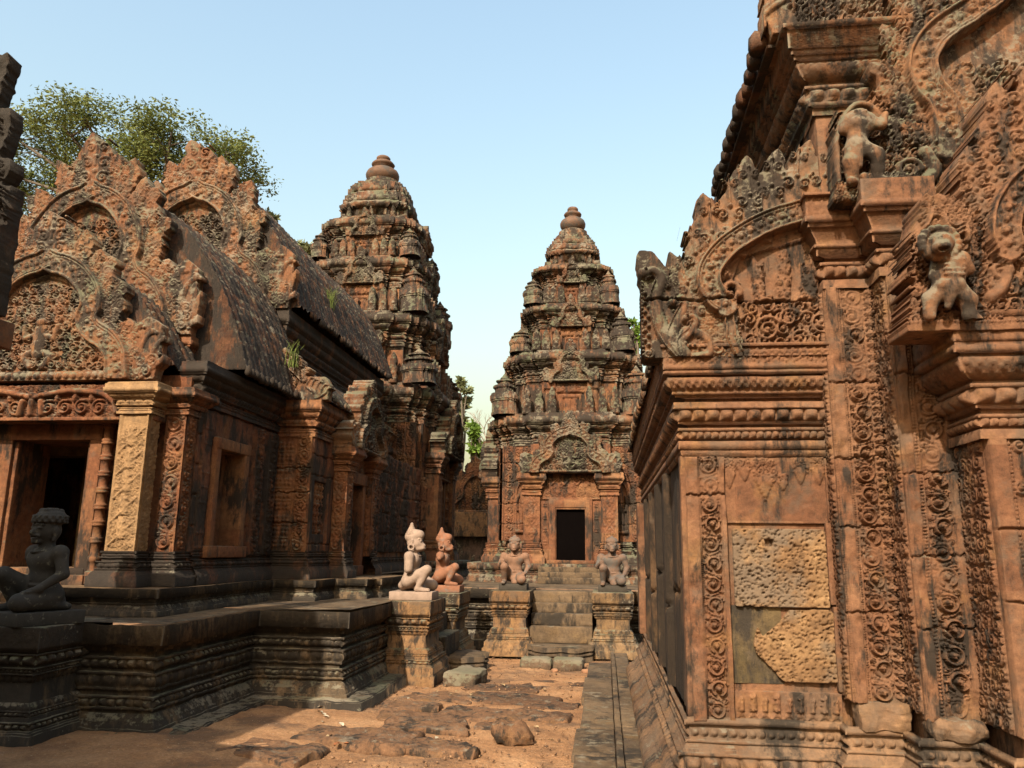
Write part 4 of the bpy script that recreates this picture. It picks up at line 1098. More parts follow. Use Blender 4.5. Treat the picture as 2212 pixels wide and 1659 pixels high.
P_ped = [('f', .11, .15), ('f', .012, .135), ('f', .075, .125), ('f', .015, .11), ('f', .012, .095), ('b', .04, .075, .05), ('f', .012, .085), ('f', .03, .055), ('b', .03, .045, .035), ('f', .01, .05), ('l', .05, .04, .012, .05), ('f', .135, .0), ('l', .055, .0, .025, .055), ('f', .01, .04), ('b', .03, .025, .035), ('f', .012, .045), ('f', .02, .02), ('b', .065, .035, .09), ('f', .012, .055), ('f', .014, .035), ('f', .016, .06), ('d', .135, .065, .13, .006)]
def pedestal(x0, x1, y0, y1, mat, lb, seed):
    root = empty('statue_pedestal', lb, 'pedestal', (x0, y0, .05), 0, 'moulded pedestals under the guardian statues'); P = P_(root)
    pl = [(x0, y0), (x1, y0), (x1, y1), (x0, y1)]
    hh = 1.0-.07; k = hh/sum(e[1] for e in P_ped); pr = [(e[0], e[1]*k)+tuple(e[2:]) for e in P_ped]
    P.moulding('shaft', pl, pr, .05, mat, closed=True, seg=.006, amp=.004, seed=seed)
    V, Q = rbox(x0-.062, y0-.062, .93, x1+.062, y1+.062, 1.0, seg=.08, amp=.004, bev=.01, seed=seed)
    P.mk('cap_stone', V, Q, mat)
    return root
pedestal(-4.92, -4.25, 5.74, 6.5, M_terr, 'blackened moulded pedestal at the left edge, under the black guardian', 1)
M_pedl = stone('lichened_ochre_sandstone', (.20, .13, .075), (.29, .19, .10), (.36, .245, .14), dark=.38, lich=.42, green=1.0, seed=23, blk=(.4, 3))
pedestal(-2.60, -2.14, 9.62, 10.42, M_ped, 'yellowish carved pedestal with lozenge top band under the pale monkey statue', 2)
pedestal(-2.60, -2.14, 11.55, 12.35, M_pedl, 'plainer grey lichened pedestal under the red monkey statue', 3)
pedestal(-1.72, -1.22, 12.50, 13.55, M_ped, 'ochre pedestal left of the central stairs, greenish top', 4)
pedestal(-.14, .36, 12.50, 13.55, M_pedl, 'lichen topped pedestal right of the central stairs, beside the library', 5)

st = empty('stone_staircase', 'worn sandstone stairs between two pedestals, climbing to the tower terrace', 'staircase', (-.68, 12.4, 0)); S_ = P_(st)
for i, (y, z0, z1) in enumerate(((13.02, .80, .985), (12.86, .66, .81), (12.70, .48, .665), (12.50, .24, .485))):
    V, Q = rbox(-1.16, y, z0, -.20, 13.6, z1, seg=.06, amp=.010, bev=.02, seed=i); S_.mk('step', V, Q, M_pave)
def moonstone(P, cx, cy, w_, dpt, z, face):
    n = 40; t = np.linspace(0, math.pi, n)
    bx = np.concatenate([np.cos(t)*w_]); by = -np.abs(np.sin(t))**.5*dpt*(1+.12*np.cos(6*t))
    pts = [(a, b) for a, b in zip(bx, by)][::-1]
    pts = [(cx+(a if face == 'y' else -b), cy+(b if face == 'y' else a)) for a, b in pts]
    V, F, ng, z1 = sweep(pts, [('f', .07, .02), ('f', .012, .0), ('t', .06, .0), ('f', .012, .005), ('f', z-.19, .03)], .03, closed=True, seg=.05, amp=.006, cap=True)
    P.mk('moonstone', V, F, M_pave, ng=ng)
moonstone(S_, -.68, 12.5, .47, .62, .25, 'y')
st2 = empty('stone_staircase', 'dark side stairs between the pale and the red monkey statues', 'staircase', (-2.2, 11.0, 0)); S2 = P_(st2)
for i, (x, z0, z1) in enumerate(((-2.42, .74, .985), (-2.25, .5, .75), (-2.06, .24, .51))):
    V, Q = rbox(-2.7, 10.46, z0, x, 11.5, z1, seg=.06, amp=.010, bev=.02, seed=i+9); S2.mk('step', V, Q, M_terr)
moonstone(S2, -2.06, 10.98, .46, .42, .25, 'x')

# ================================================================== GUARDIAN STATUES
def guardian_mesh(head='monkey', rarm='full', res=.0085):
    s = Sdf(); E = s.ell; K = s.cap
    E((-.015, 0, .13), (.105, .125, .10), .03); E((.0, 0, .235), (.088, .110, .10), .04); E((.005, 0, .365), (.098, .142, .110), .04)
    E((.045, .06, .385), (.05, .062, .05), .03); E((.045, -.06, .385), (.05, .062, .05), .03)
    K((0, 0, .44), (.012, 0, .51), .058, .052, .03)
    for sd in (-1, 1): E((0, sd*.150, .425), (.060, .058, .060), .03)
    # right leg, knee up
    K((-.02, -.085, .12), (.215, -.125, .265), .085, .056, .03); K((.215, -.125, .262), (.115, -.13, .05), .054, .036, .02)
    K((.10, -.13, .028), (.235, -.135, .018), .034, .028, .015)
    for i in range(5): K((.22, -.157+.011*i, .014), (.258-.004*abs(i-1), -.160+.012*i, .010), .009, .007, .004)
    # left leg folded under
    K((-.02, .08, .11), (.23, .125, .072), .085, .066, .03); K((.23, .12, .06), (-.02, .11, .045), .055, .042, .02); K((-.04, .11, .04), (-.14, .10, .025), .036, .026, .02)
    E((-.09, 0, .07), (.07, .10, .065), .03)
    K((.02, 0, .10), (.13, .02, .02), .055, .05, .03)     # hanging fold of the loincloth
    # belt
    for a in np.linspace(0, 2*math.pi, 15)[:-1]:
        b = a+2*math.pi/14
        K((.0+.088*math.cos(a), .108*math.sin(a), .185), (.0+.088*math.cos(b), .108*math.sin(b), .185), .011, .011, .006)
    for a in np.linspace(-2.2, 2.2, 12): K((.03+.072*math.cos(a), .085*math.sin(a), .452-.022*math.cos(a)), (.03+.072*math.cos(a+.36), .085*math.sin(a+.36), .452-.022*math.cos(a+.36)), .008, .008, .003)
    for sd in (-1, 1): E((.088, sd*.055, .37), (.008, .008, .008), .003)
    E((.098, 0, .225), (.008, .008, .010), .004)
    # left arm resting on the folded knee
    K((.0, .155, .425), (-.005, .205, .27), .048, .040, .02); K((-.005, .205, .27), (.13, .165, .165), .038, .027, .02); K((.13, .165, .165), (.185, .135, .142), .028, .024, .01)
    for i, (ln, yy) in enumerate(((.050, .160), (.060, .146), (.057, .132), (.046, .119))):
        K((.185, yy, .145), (.185+ln*.6, yy-.003, .143), .0095, .009, .004); K((.185+ln*.6, yy-.003, .143), (.185+ln, yy-.006, .118), .009, .0075, .004)
    K((.165, .118, .150), (.205, .100, .140), .0105, .008, .005)
    if rarm == 'full':
        K((.0, -.155, .425), (.05, -.20, .285), .048, .040, .02); K((.05, -.20, .285), (.175, -.150, .335), .037, .028, .02)
        E((.195, -.142, .345), (.030, .028, .034), .01)
        for i in range(4): K((.205, -.165, .325+.013*i), (.225, -.140, .325+.013*i), .010, .009, .003); K((.225, -.140, .325+.013*i), (.205, -.120, .325+.013*i), .009, .008, .003)
        K((.19, -.125, .365), (.215, -.14, .375), .011, .009, .004)
    elif rarm == 'elbow':
        K((.0, -.155, .425), (.005, -.185, .27), .056, .052, .02)
    else:
        K((.0, -.14, .425), (.0, -.205, .385), .05, .03, .02)
    # head
    hx = .02; i0 = len(s.pr)
    E((hx, 0, .575), (.078, .07, .080), .02)
    if head == 'monkey':
        K((hx+.035, 0, .555), (hx+.080, 0, .540), .054, .034, .025); E((hx+.085, 0, .523), (.030, .034, .012), .008); E((hx+.045, 0, .515), (.06, .05, .03), .02)
        for sd in (-1, 1):
            E((hx+.066, sd*.030, .592), (.016, .019, .013), .005); K((hx+.075, sd*.008, .612), (hx+.055, sd*.052, .610), .010, .008, .006)
            for a in np.linspace(0, 6.28, 11)[:-1]: K((hx-.015+.028*math.cos(a), sd*.072, .53+.028*math.sin(a)), (hx-.015+.028*math.cos(a+.63), sd*.072, .53+.028*math.sin(a+.63)), .010, .010, .004)
            K((hx-.012, sd*.068, .555), (hx-.005, sd*.070, .60), .013, .012, .006)
        s.hole((hx+.115, 0, .530), (.020, .028, .005))
        for k in range(4): K((hx-.01-.012*k, 0, .625+.004*k), (hx+.045-.022*k, 0, .655+.008*k), .068-.004*k, .052-.004*k, .006)
        for k in range(5):
            z = .668+.019*k; r = .061-.0092*k
            E((hx-.035, 0, z), (r, r, .0155), .003)
        E((hx-.035, 0, .762), (.018, .018, .022), .004)
    elif head == 'bird':
        K((hx+.045, 0, .575), (hx+.092, 0, .548), .038, .022, .02); K((hx+.06, 0, .535), (hx+.098, 0, .528), .034, .026, .012)
        for sd in (-1, 1):
            E((hx+.066, sd*.031, .592), (.016, .020, .012), .004); K((hx+.078, sd*.008, .612), (hx+.058, sd*.052, .606), .009, .008, .006); E((hx-.005, sd*.074, .565), (.02, .012, .04), .008)
        s.hole((hx+.108, 0, .533), (.012, .022, .003))
        E((hx-.008, 0, .640), (.080, .074, .040), .010); E((hx-.01, 0, .664), (.064, .060, .032), .012); E((hx-.012, 0, .697), (.018, .018, .020), .006)
    else:
        K((hx+.068, 0, .585), (hx+.088, 0, .560), .012, .017, .008)
        K((hx+.07, -.035, .540), (hx+.084, 0, .546), .008, .010, .004); K((hx+.07, .035, .540), (hx+.084, 0, .546), .008, .010, .004); E((hx+.07, 0, .525), (.018, .030, .007), .004); E((hx+.055, 0, .505), (.03, .03, .018), .012)
        for sd in (-1, 1):
            E((hx+.066, sd*.030, .590), (.014, .018, .010), .004); K((hx+.076, sd*.010, .610), (hx+.058, sd*.050, .608), .008, .007, .005); E((hx-.005, sd*.074, .57), (.020, .012, .034), .006); K((hx-.005, sd*.074, .54), (hx, sd*.07, .515), .010, .012, .005)
        E((hx-.01, 0, .646), (.094, .086, .044), .008); E((hx-.014, 0, .672), (.080, .072, .030), .010)
        for k in range(4): K((hx-.058+.030*k, -.024, .703-.004*abs(k-1.5)), (hx-.058+.030*k, .024, .703-.004*abs(k-1.5)), .016, .016, .004)
        for k in range(3):
            for a in np.linspace(0, 6.28, 17)[:-1]: E((hx-.012+.090*math.cos(a+k*.2), .081*math.sin(a+k*.2), .628+.017*k), (.013, .013, .010), .004)
    pv = np.array([hx-.005, 0, .495]); ks = 1.22
    s.pr = s.pr[:i0]+[(t, pv+(a-pv)*ks, (pv+(b-pv)*ks if t == 'c' else b*ks), r0*ks, r1*ks, k*ks) for (t, a, b, r0, r1, k) in s.pr[i0:]]
    s.cut((0, 0, 0), (0, 0, -1))
    return s.mesh((-.20, -.30, -.02), (.32, .30, .90), res, .0028, 5)
def statue_mat(name, c, spots=None, var=.18): return plain(name, c, .85, var, 12, .35, spots)
def statue(name, x, y, z, rz, sc, head, rarm, mat, slabmat, lb, slab=(.24, .21)):
    root = empty(name, lb, 'statue', (x, y, z), rz, 'kneeling stone guardian statues')
    V, Q = guardian_mesh(head, rarm)
    V = V*np.array([sc*1.04, sc*1.12, sc]); V[:, 2] += .10
    o = mk('kneeling_figure', V, Q, mat, root, smooth=True)
    V, Q = rbox(-slab[0]+.04, -slab[1], 0, slab[0]+.04, slab[1], .10, seg=.1, amp=.003, bev=.008); mk('base_slab', V, Q, slabmat, root)
    return root
m_blk = statue_mat('black_basalt', (.050, .046, .042), ((.10, .09, .065), 20, .58))
m_pale = statue_mat('pale_new_sandstone', (.34, .245, .195), ((.20, .14, .105), 8, .52), .2); m_red = statue_mat('red_new_sandstone', (.29, .130, .075), ((.13, .085, .062), 6, .52), .18)
m_wea = statue_mat('weathered_guardian_stone', (.235, .13, .085), ((.085, .065, .05), 6, .50), .2); m_wea2 = statue_mat('dark_guardian_stone', (.17, .105, .075), ((.07, .058, .048), 6, .46), .2)
m_slab = statue_mat('dark_base_stone', (.06, .05, .04))
statue('guardian_statue', -4.47, 6.02, 1.0, math.atan2(-1, -.42), 1.05, 'man', 'stump', m_blk, m_blk, 'black kneeling guardian with moustache and round headdress, in shade at the left edge', (.27, .25))
statue('guardian_statue', -2.42, 9.98, 1.0, 0.0, 1.0, 'monkey', 'elbow', m_pale, m_pale, 'pale pinkish kneeling monkey guardian with conical turban and broken forearm', (.27, .20))
statue('guardian_statue', -2.43, 11.92, 1.0, 0.0, 1.0, 'monkey', 'stump', m_red, m_red, 'reddish kneeling monkey guardian with stump shoulder, behind the pale one', (.27, .20))
statue('guardian_statue', -1.45, 12.93, 1.0, -math.pi/2, 1.0, 'bird', 'full', m_wea, m_slab, 'weathered pink beaked guardian kneeling left of the central stairs', (.19, .22))
statue('guardian_statue', .11, 12.90, 1.0, -math.pi/2, 1.0, 'bird', 'full', m_wea2, m_slab, 'darker grey beaked guardian kneeling right of the central stairs', (.19, .22))
# ================================================================== generic pediment
def pediment(c, cx, hw, z0, H, amp, seed=0, fol=.07, nfl=8, figure=True, nag=True):
    """multi-lobed arch with flame crest, carved field and rearing nagas, drawn on canvas c (c starts with an empty mask)"""
    rr = random.Random(seed)
    a0 = [(0, .70), (.07, .675), (.17, .655), (.29, .60), (.39, .51), (.425, .42), (.40, .35), (.46, .275), (.58, .22), (.665, .14), (.69, .05), (.70, 0)]
    Pt = lambda x, y, sd=1: (cx+sd*x*hw, z0+y*H)
    full = [Pt(x, y, -1) for (x, y) in a0[::-1]]+[Pt(x, y) for (x, y) in a0[1:]]
    full = cr(full, 5)
    c.poly(full+[Pt(.70, 0)], 0.0)
    for sd in (-1, 1):
        path = cr([Pt(x, y, sd) for (x, y) in a0], 6); n = len(path)
        # crest leaves
        for k in range(nfl):
            t = k/(nfl-1); i = int((.08+.80*t)*(n-1)); p = path[i]; q = path[min(n-1, i+2)]
            tx, ty = q[0]-p[0], q[1]-p[1]; L = math.hypot(tx, ty)+1e-9; nx, ny = -ty/L*-sd*-1, tx/L
            nx, ny = (sd*abs(ty)/L, abs(tx)/L)
            dx, dy = nx*.55, ny*.4+.75
            Lf = H*(.27-.10*t)*rr.uniform(.88, 1.08); c.leaf(p[0]-dx*.02, p[1]-.02*H, dx, dy, Lf, hw*.105*rr.uniform(.9, 1.1), amp*.8, amp*.3, 4)
            c.leaf(p[0]+nx*hw*.10, p[1]+ny*hw*.06-.01*H, dx*1.3, dy, Lf*.70, hw*.12, amp*.6, amp*.2, 3)
        if nag:
            c.poly([Pt(.64, 0, sd), Pt(.64, .24, sd), Pt(.74, .30, sd), Pt(.88, .36, sd), Pt(.99, .31, sd), Pt(1.0, .12, sd), Pt(.97, .0, sd)], amp*.35)
            c.naga(cx+sd*.70*hw, z0+.03*H, .33*H if H < hw*2 else .5*hw, sd, amp*.8, amp*.35)
            c.foliage(min(cx+sd*.72*hw, cx+sd*.95*hw), z0+.02*H, max(cx+sd*.72*hw, cx+sd*.95*hw), z0+.14*H, hw*.07, amp*.5, amp*.35, rr)
    c.leaf(cx, z0+.66*H, 0, 1, .345*H, hw*.19, amp, amp*.4, 4)
    c.leaf(cx, z0+.64*H, .25, 1, .27*H, hw*.13, amp*.8, amp*.3, 3); c.leaf(cx, z0+.64*H, -.25, 1, .27*H, hw*.13, amp*.8, amp*.3, 3)
    for sd in (-1, 1):
        path = cr([Pt(x, y, sd) for (x, y) in a0], 6)
        c.ribbon(path, hw*.088, amp*.8, amp*.75)
        e = offset_path(path, -sd*hw*.105*-1 if False else (hw*.105 if sd < 0 else -hw*.105)); c.beads(path[0], path[0], hw*.02, amp*.4)
        for i in range(0, len(e)-1): c.dome(e[i][0], e[i][1], hw*.022, amp*.5, amp*.1)
        c.spiral(*Pt(.40, .37, sd), hw*.085, 0 if sd > 0 else math.pi, sd, 1.2, hw*.022, amp*.6, amp*.2)
    def inside(x, y):
        u, v = abs(x-cx)/hw, (y-z0)/H
        return (v < .26 and u < .56) or (v < .56 and u < .30+.0*v) or (v < .47 and u < .33)
    c.foliage(cx-.56*hw, z0+.06*H, cx+.56*hw, z0+.60*H, hw*fol, amp*.75, 0, rr, inside)
    for k in range(5):
        x = cx+(k-2)*.12*hw; c.leaf(x, z0+(.36-.03*abs(k-2))*H, 0, 1, .20*H-.03*H*abs(k-2), hw*.06, amp*.5, 0, 3)
    if figure:
        c.tube([(cx, z0+.16*H), (cx, z0+.29*H)], hw*.06, amp*1.2, 0); c.dome(cx, z0+.33*H, hw*.045, amp*1.4, 0)
        for sd in (-1, 1): c.tube([(cx, z0+.17*H), (cx+sd*hw*.12, z0+.14*H), (cx+sd*hw*.05, z0+.08*H)], hw*.032, amp, 0); c.tube([(cx, z0+.27*H), (cx+sd*hw*.12, z0+.24*H), (cx+sd*hw*.14, z0+.31*H)], hw*.025, amp, 0)
    c.rect(cx-.70*hw, z0, cx+.70*hw, z0+.05*H, amp*.7); c.beads((cx-.68*hw, z0+.025*H), (cx+.68*hw, z0+.025*H), .02*H, amp*.5, amp*.7)

# ================================================================== HALL (mandapa) on the terrace
hall = empty('temple_hall', 'red sandstone hall at left with flame edged gables, mossy vaulted roofs and sunlit porch pillar', 'temple building', (-5.6, 7.0, 1.0))
H_ = P_(hall); AX = -5.6
P_sub = [('f', .05, .10), ('f', .012, .085), ('c', .04, .08, .055), ('f', .012, .06), ('l', .045, .05, .075, .09), ('f', .08, .10)]
sub_path = [(-10, 6.80), (-3.98, 6.80), (-3.98, 9.25), (-3.46, 9.25), (-3.46, 9.95), (-3.05, 9.95), (-3.05, 10.25), (-2.95, 10.25), (-2.95, 11.5), (-3.05, 11.5), (-3.05, 11.75), (-3.6, 11.75), (-3.6, 16)]
H_.moulding('sub_base', sub_path, P_sub, 1.0, M_terr, seg=.016, amp=.007, seed=4)
V, Q = join([top_sheet(-10, 6.72, -3.9, 9.3, 1.238, 4), top_sheet(-10, 9.2, -3.38, 16, 1.240, 5), top_sheet(-3.6, 9.97, -2.92, 11.72, 1.236, 6)])[:2]
H_.mk('floor', V, Q, stone('floor_stone', (.20, .13, .075), (.27, .18, .10), (.34, .23, .13), dark=.25, lich=.05, seed=31))
V, Q = join([rbox(-6.3, 6.45, 1.0, -4.85, 6.72, 1.12, seg=.08, amp=.006), rbox(-6.2, 6.5, 1.0, -4.9, 6.72, 1.2, seg=.08, amp=.006)])[:2]
H_.mk('door_step', V, Q, M_ped)
P_hb = [('f', .09, .10), ('f', .012, .085), ('c', .04, .08, .05), ('f', .012, .055), ('b', .05, .04, .06), ('f', .012, .05), ('f', .025, .015), ('f', .012, .03), ('b', .03, .02, .035), ('f', .02, .03)]
P_hc = [('f', .03, .03), ('b', .035, .02, .04), ('f', .012, .03), ('f', .03, .0), ('f', .012, .04), ('b', .055, .04, .07), ('f', .012, .055), ('o', .06, .06, .10, .08, .008), ('f', .018, .12), ('f', .05, .13), ('f', .05, .12)]
def scale_prof(p, h):
    k = h/sum(e[1] for e in p); return [(e[0], e[1]*k)+tuple(e[2:]) for e in p]
def pier(name, x0, x1, y0, y1, zb, z1, z2, zt, kind, mat, matb, flare=1.0, side=True, seed=0):
    pl = [(x0, y0), (x1, y0), (x1, y1), (x0, y1)]
    V0, F0, g0, _ = sweep(pl, scale_prof(P_hb, z1-zb), zb, closed=True, seg=.012, amp=.004, seed=seed)
    ob = to(mk('pier_base', V0, F0, matb), hall)
    V1, F1, g1, _ = sweep(pl, scale_prof(P_hc, zt-z2), z2, closed=True, seg=.012, amp=.004, seed=seed)
    V2, F2 = rbox(x0-.11, y0-.11, zt-.01, x1+.11, y1+.11, zt+.02, seg=.2, amp=.002)
    V3, F3 = rbox(x0+.004, y0+.004, z1-.02, x1-.004, y1, z2+.02, seg=.08, amp=.002, bev=.006)
    V, Q = join([(V1, F1), (V2, F2)])[:2]
    oc = to(mk('pier_capital', V, Q, mat), hall)
    ov = to(mk(name, V3, F3, mat), hall)
    w_ = x1-x0; c = Cv(0, 0, w_, z2-z1, .008)
    if kind == 'diag':
        c.rect(0, 0, .025, 9, .012); c.rect(w_-.025, 0, w_, 9, .012)
        for k in range(5):
            y = .15+k*(z2-z1-.2)/5
            c.tube([(.03, y-.10), (w_-.03, y+.13)], .010, .024); c.leaf(w_/2, y-.04, 0, 1, .20, .06, .030, .004, 3); c.foliage(.03, y-.12, w_-.03, y+.12, .03, .018, 0, random.Random(k))
    elif kind == 'ros':
        c.rinceau(w_*.5, w_*.42, 0, z2-z1, .03, 0, seed)
    c.noise(.004, 9, seed)
    H_.cv(c, name+'_face', mat, (x0, y0-.002, z1), FYN, .0, .002)
    if side:
        d = y1-y0; c = Cv(0, 0, d, z2-z1, .01); c.rect(0, 0, .02, 9, .01)
        if kind == 'ros': c.rinceau(d*.35, d*.28, 0, z2-z1, .028, 0, seed+1)
        else: c.foliage(.02, 0, d, z2-z1, .035, .012, 0, random.Random(seed))
        H_.cv(c, name+'_face', mat, (x1+.002, y0, z1), FXP, .0, .002)
M_pil = stone('golden_sandstone', (.42, .25, .12), (.55, .34, .17), (.62, .41, .22), dark=.14, grey=.2, lich=.08, green=.9, seed=33, blk=(9, 9), val=.78)
for sx in (0, 1):
    x0, x1 = (-4.62, -4.32) if sx == 0 else (2*AX+4.32, 2*AX+4.62)
    pier('porch_pillar', x0, x1, 7.0, 7.17, 1.24, 1.56, 2.85, 3.13, 'diag', M_pil, M_halld, seed=1+sx)
    x0, x1 = (-4.29, -4.08) if sx == 0 else (2*AX+4.08, 2*AX+4.29)
    pier('corner_pilaster', x0, x1, 7.24, 7.52, 1.24, 1.56, 2.88, 3.12, 'ros', M_hall, M_halld, seed=4+sx)
# lintel
c = Cv(-6.9, 2.80, -4.3, 3.16, .0075)
c.H += .0
c.rect(-6.9, 2.80, -4.3, 2.835, .05)
for sd in (-1, 1):
    c.tube(cr([(AX, 3.03), (AX+sd*.35, 3.09), (AX+sd*.7, 3.07), (AX+sd*.86, 2.98), (AX+sd*.9, 2.88)], 6), .035, .07)
    for k in range(4): c.spiral(AX+sd*(.17+.18*k), 2.93, .075, sd*1.2, sd, 1.5, .018, .055); c.leaf(AX+sd*(.25+.18*k), 2.99, sd*.2, 1, .10, .03, .04, .02, 1)
for k in (-1, 0, 1): c.tube([(AX+k*.12, 2.86), (AX+k*.10, 2.99)], .035, .08); c.dome(AX+k*.10, 3.05, .035, .09)
c.foliage(-6.85, 3.06, -4.35, 3.16, .03, .03, 0, random.Random(3)); c.foliage(-6.85, 2.84, -4.35, 2.95, .03, .025, 0, random.Random(4)); c.noise(.006, 9, 3)
H_.cv(c, 'lintel', M_hall, (0, 7.08, 0), FYN, .2, .003)
# portico walls, door frame
parts = [rbox(-7.2, 7.36, 1.24, -6.08, 7.7, 3.2, seg=.15, amp=.004), rbox(-5.02, 7.36, 1.24, -4.2, 7.7, 3.2, seg=.15, amp=.004), rbox(-6.1, 7.36, 2.76, -5.0, 7.7, 3.2, seg=.15, amp=.004)]
V, Q = join(parts)[:2]; H_.mk('front_wall', V, Q, M_hall)
fr = H_.mk('door_frame', *join([rbox(-6.10, 7.28, 1.24, -5.94, 7.8, 2.78, seg=.08, amp=.003), rbox(-6.06, 7.32, 1.24, -5.90, 7.8, 2.7, seg=.08, amp=.003), rbox(-5.10, 7.28, 1.24, -4.97, 7.8, 2.78, seg=.08, amp=.003), rbox(-5.14, 7.32, 1.24, -5.02, 7.8, 2.7, seg=.08, amp=.003), rbox(-6.1, 7.27, 2.64, -4.97, 7.8, 2.80, seg=.08, amp=.003), rbox(-6.12, 7.20, 1.23, -4.95, 7.8, 1.33, seg=.08, amp=.003), rbox(-6.05, 7.27, 1.32, -5.0, 7.8, 1.39, seg=.08, amp=.003)])[:2], M_hall)
col = []
for i, (z, r) in enumerate([(1.25, .07), (1.36, .07), (1.37, .05), (1.45, .05), (1.46, .062), (1.50, .062), (1.51, .048)]): col.append((r, z))
z = 1.56
while z < 2.72:
    col += [(.045, z), (.045, z+.07), (.058, z+.075), (.062, z+.09), (.05, z+.10), (.062, z+.11), (.058, z+.125), (.045, z+.13)]; z += .16
for x in (-4.90, -6.18):
    V, Q = lathe(col, 12, (x, 7.27, 0), .002); H_.mk('colonnette', V, Q, M_hall)
# interior: second frame, floor slab, back wall
V, Q = join([rbox(-5.82, 8.25, 1.24, -5.58, 8.45, 2.7, seg=.1, amp=.003), rbox(-5.02, 8.25, 1.24, -4.8, 8.45, 2.7, seg=.1, amp=.003), rbox(-7, 8.25, 2.6, -4.3, 8.5, 3.3, seg=.3, amp=.003), rbox(-5.58, 8.55, 1.24, -5.50, 8.8, 2.7, seg=.1, amp=.02)])[:2]
H_.mk('inner_frame', V, Q, M_pil)
V, Q = join([rbox(-7.1, 9.2, 1.2, -4.2, 9.3, 3.5, seg=.5, amp=0), rbox(-7.2, 7.3, 3.16, -4.1, 9.5, 3.3, seg=.5, amp=0), rbox(-7.3, 7.6, 1.2, -7.1, 9.4, 3.4, seg=.5, amp=0)])[:2]
H_.mk('inner_wall', V, Q, M_hall)
M_hside = stone('stained_shaded_red_sandstone', (.16, .065, .035), (.23, .095, .05), (.28, .13, .07), dark=.55, lich=.12, seed=36)  # hall stone with black staining, darkened further as shade for the side walls
# porch side wall with window
c = Cv(0, 0, 1.95, 1.95, .012)
for (a, b) in ((0, .0),): pass
for k in range(6): c.groove((0, .28+.30*k), (1.95, .28+.30*k+.01), .012, .03, k)
c.rect(.08, .3, .26, 1.75, .02)
for m in range(2):
    for k in range(9): c.dome(.12+.09*m, .42+.15*k, .035, .02, .0); c.rect(.085+.09*m, .35+.15*k, .165+.09*m, .36+.15*k, .03)
for x in (1.25, 1.62): c.rect(x, .28, x+.24, 1.75, .05); c.rinceau(x+.12, .09, .3, 1.72, .03, .05, 7)
c.hole[(c.y[:, None] > .36) & (c.y[:, None] < 1.41) & (c.x[None, :] > .34) & (c.x[None, :] < 1.02)] = True
c.noise(.012, 5, 8); c.noise(.004, 30, 8)
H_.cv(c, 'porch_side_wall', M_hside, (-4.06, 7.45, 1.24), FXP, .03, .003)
V, Q = join([rbox(-4.28, 7.76, 1.54, -4.0, 7.86, 2.72, seg=.08, amp=.003), rbox(-4.28, 8.42, 1.54, -4.0, 8.54, 2.72, seg=.08, amp=.003), rbox(-4.28, 7.76, 2.62, -3.99, 8.54, 2.74, seg=.08, amp=.003), rbox(-4.28, 7.7, 1.50, -3.98, 8.6, 1.62, seg=.08, amp=.003), rbox(-4.40, 7.7, 1.4, -4.24, 8.6, 2.8, seg=.3, amp=.0)])[:2]
H_.mk('window_frame', V, Q, M_hall)
mp = [(-4.06, 7.5), (-4.06, 9.4), (-3.60, 9.4), (-3.60, 10.15), (-3.38, 10.15), (-3.38, 10.42)]
H_.moulding('wall_base', mp, scale_prof(P_hb, .34), 1.24, M_halld, seg=.014, amp=.005, seed=6)
H_.moulding('wall_base', [(-3.38, 11.3), (-3.38, 11.55), (-3.7, 11.55), (-3.7, 16)], scale_prof(P_hb, .34), 1.24, M_halld, seg=.02, amp=.005, seed=6)
H_.moulding('porch_cornice', [(-4.22, 7.4), (-4.06, 7.4), (-4.06, 9.45)], scale_prof(P_hc, .42), 3.02, M_halld, seg=.014, amp=.006, seed=7)
# porch roof
def full_vault(xe, ze, xr, zr):
    w_ = xr-xe; h = zr-ze
    half = [(xe+w_*a, ze+h*b) for (a, b) in ((0, 0), (.07, .16), (.17, .36), (.33, .60), (.55, .81), (.78, .94), (1, 1))]
    return half
def tile_rows(V, m):
    """courses of half-round tiles running down the slope"""
    G = V.reshape(m, -1, 3).copy(); i = np.arange(m)[:, None]
    ph = (G[:, :, 1]/.14) % 1
    G[:, :, 2] += .050*np.abs(np.sin(ph*math.pi))**.7+.030*((i % 2) == 0)
    return G.reshape(-1, 3)
def vault_pair(name, xe, ze, zr, y0, y1, mat, seed):
    a = cr(full_vault(xe, ze, AX, zr), 7); b = [(2*AX-x, z) for (x, z) in a[::-1][1:]]
    pr = a+b
    V, Q = vault(pr[::-1], y0, y1, .028, .020, seed); V = tile_rows(V, len(pr)); V[:, 2] += .05*fbm(V, 1.6, seed, 3)
    n = len(V)//len(pr)
    return H_.mk(name, V, Q, mat, ng=[[k*n for k in range(len(pr))], [k*n+n-1 for k in range(len(pr))][::-1]])
vault_pair('porch_roof', -3.82, 3.44, 5.62, 7.9, 9.7, M_roof, 2)
vault_pair('portico_roof', -4.25, 3.3, 4.5, 7.2, 7.8, M_roof, 5)
vault_pair('hall_roof', -4.06, 4.78, 6.75, 9.8, 14.6, M_roof, 3)
buds(hall, -3.80, 3.42, 7.9, 9.6, .12, .085, M_halld, 1)
buds(hall, -4.05, 4.76, 9.95, 14.5, .13, .085, M_halld, 2)
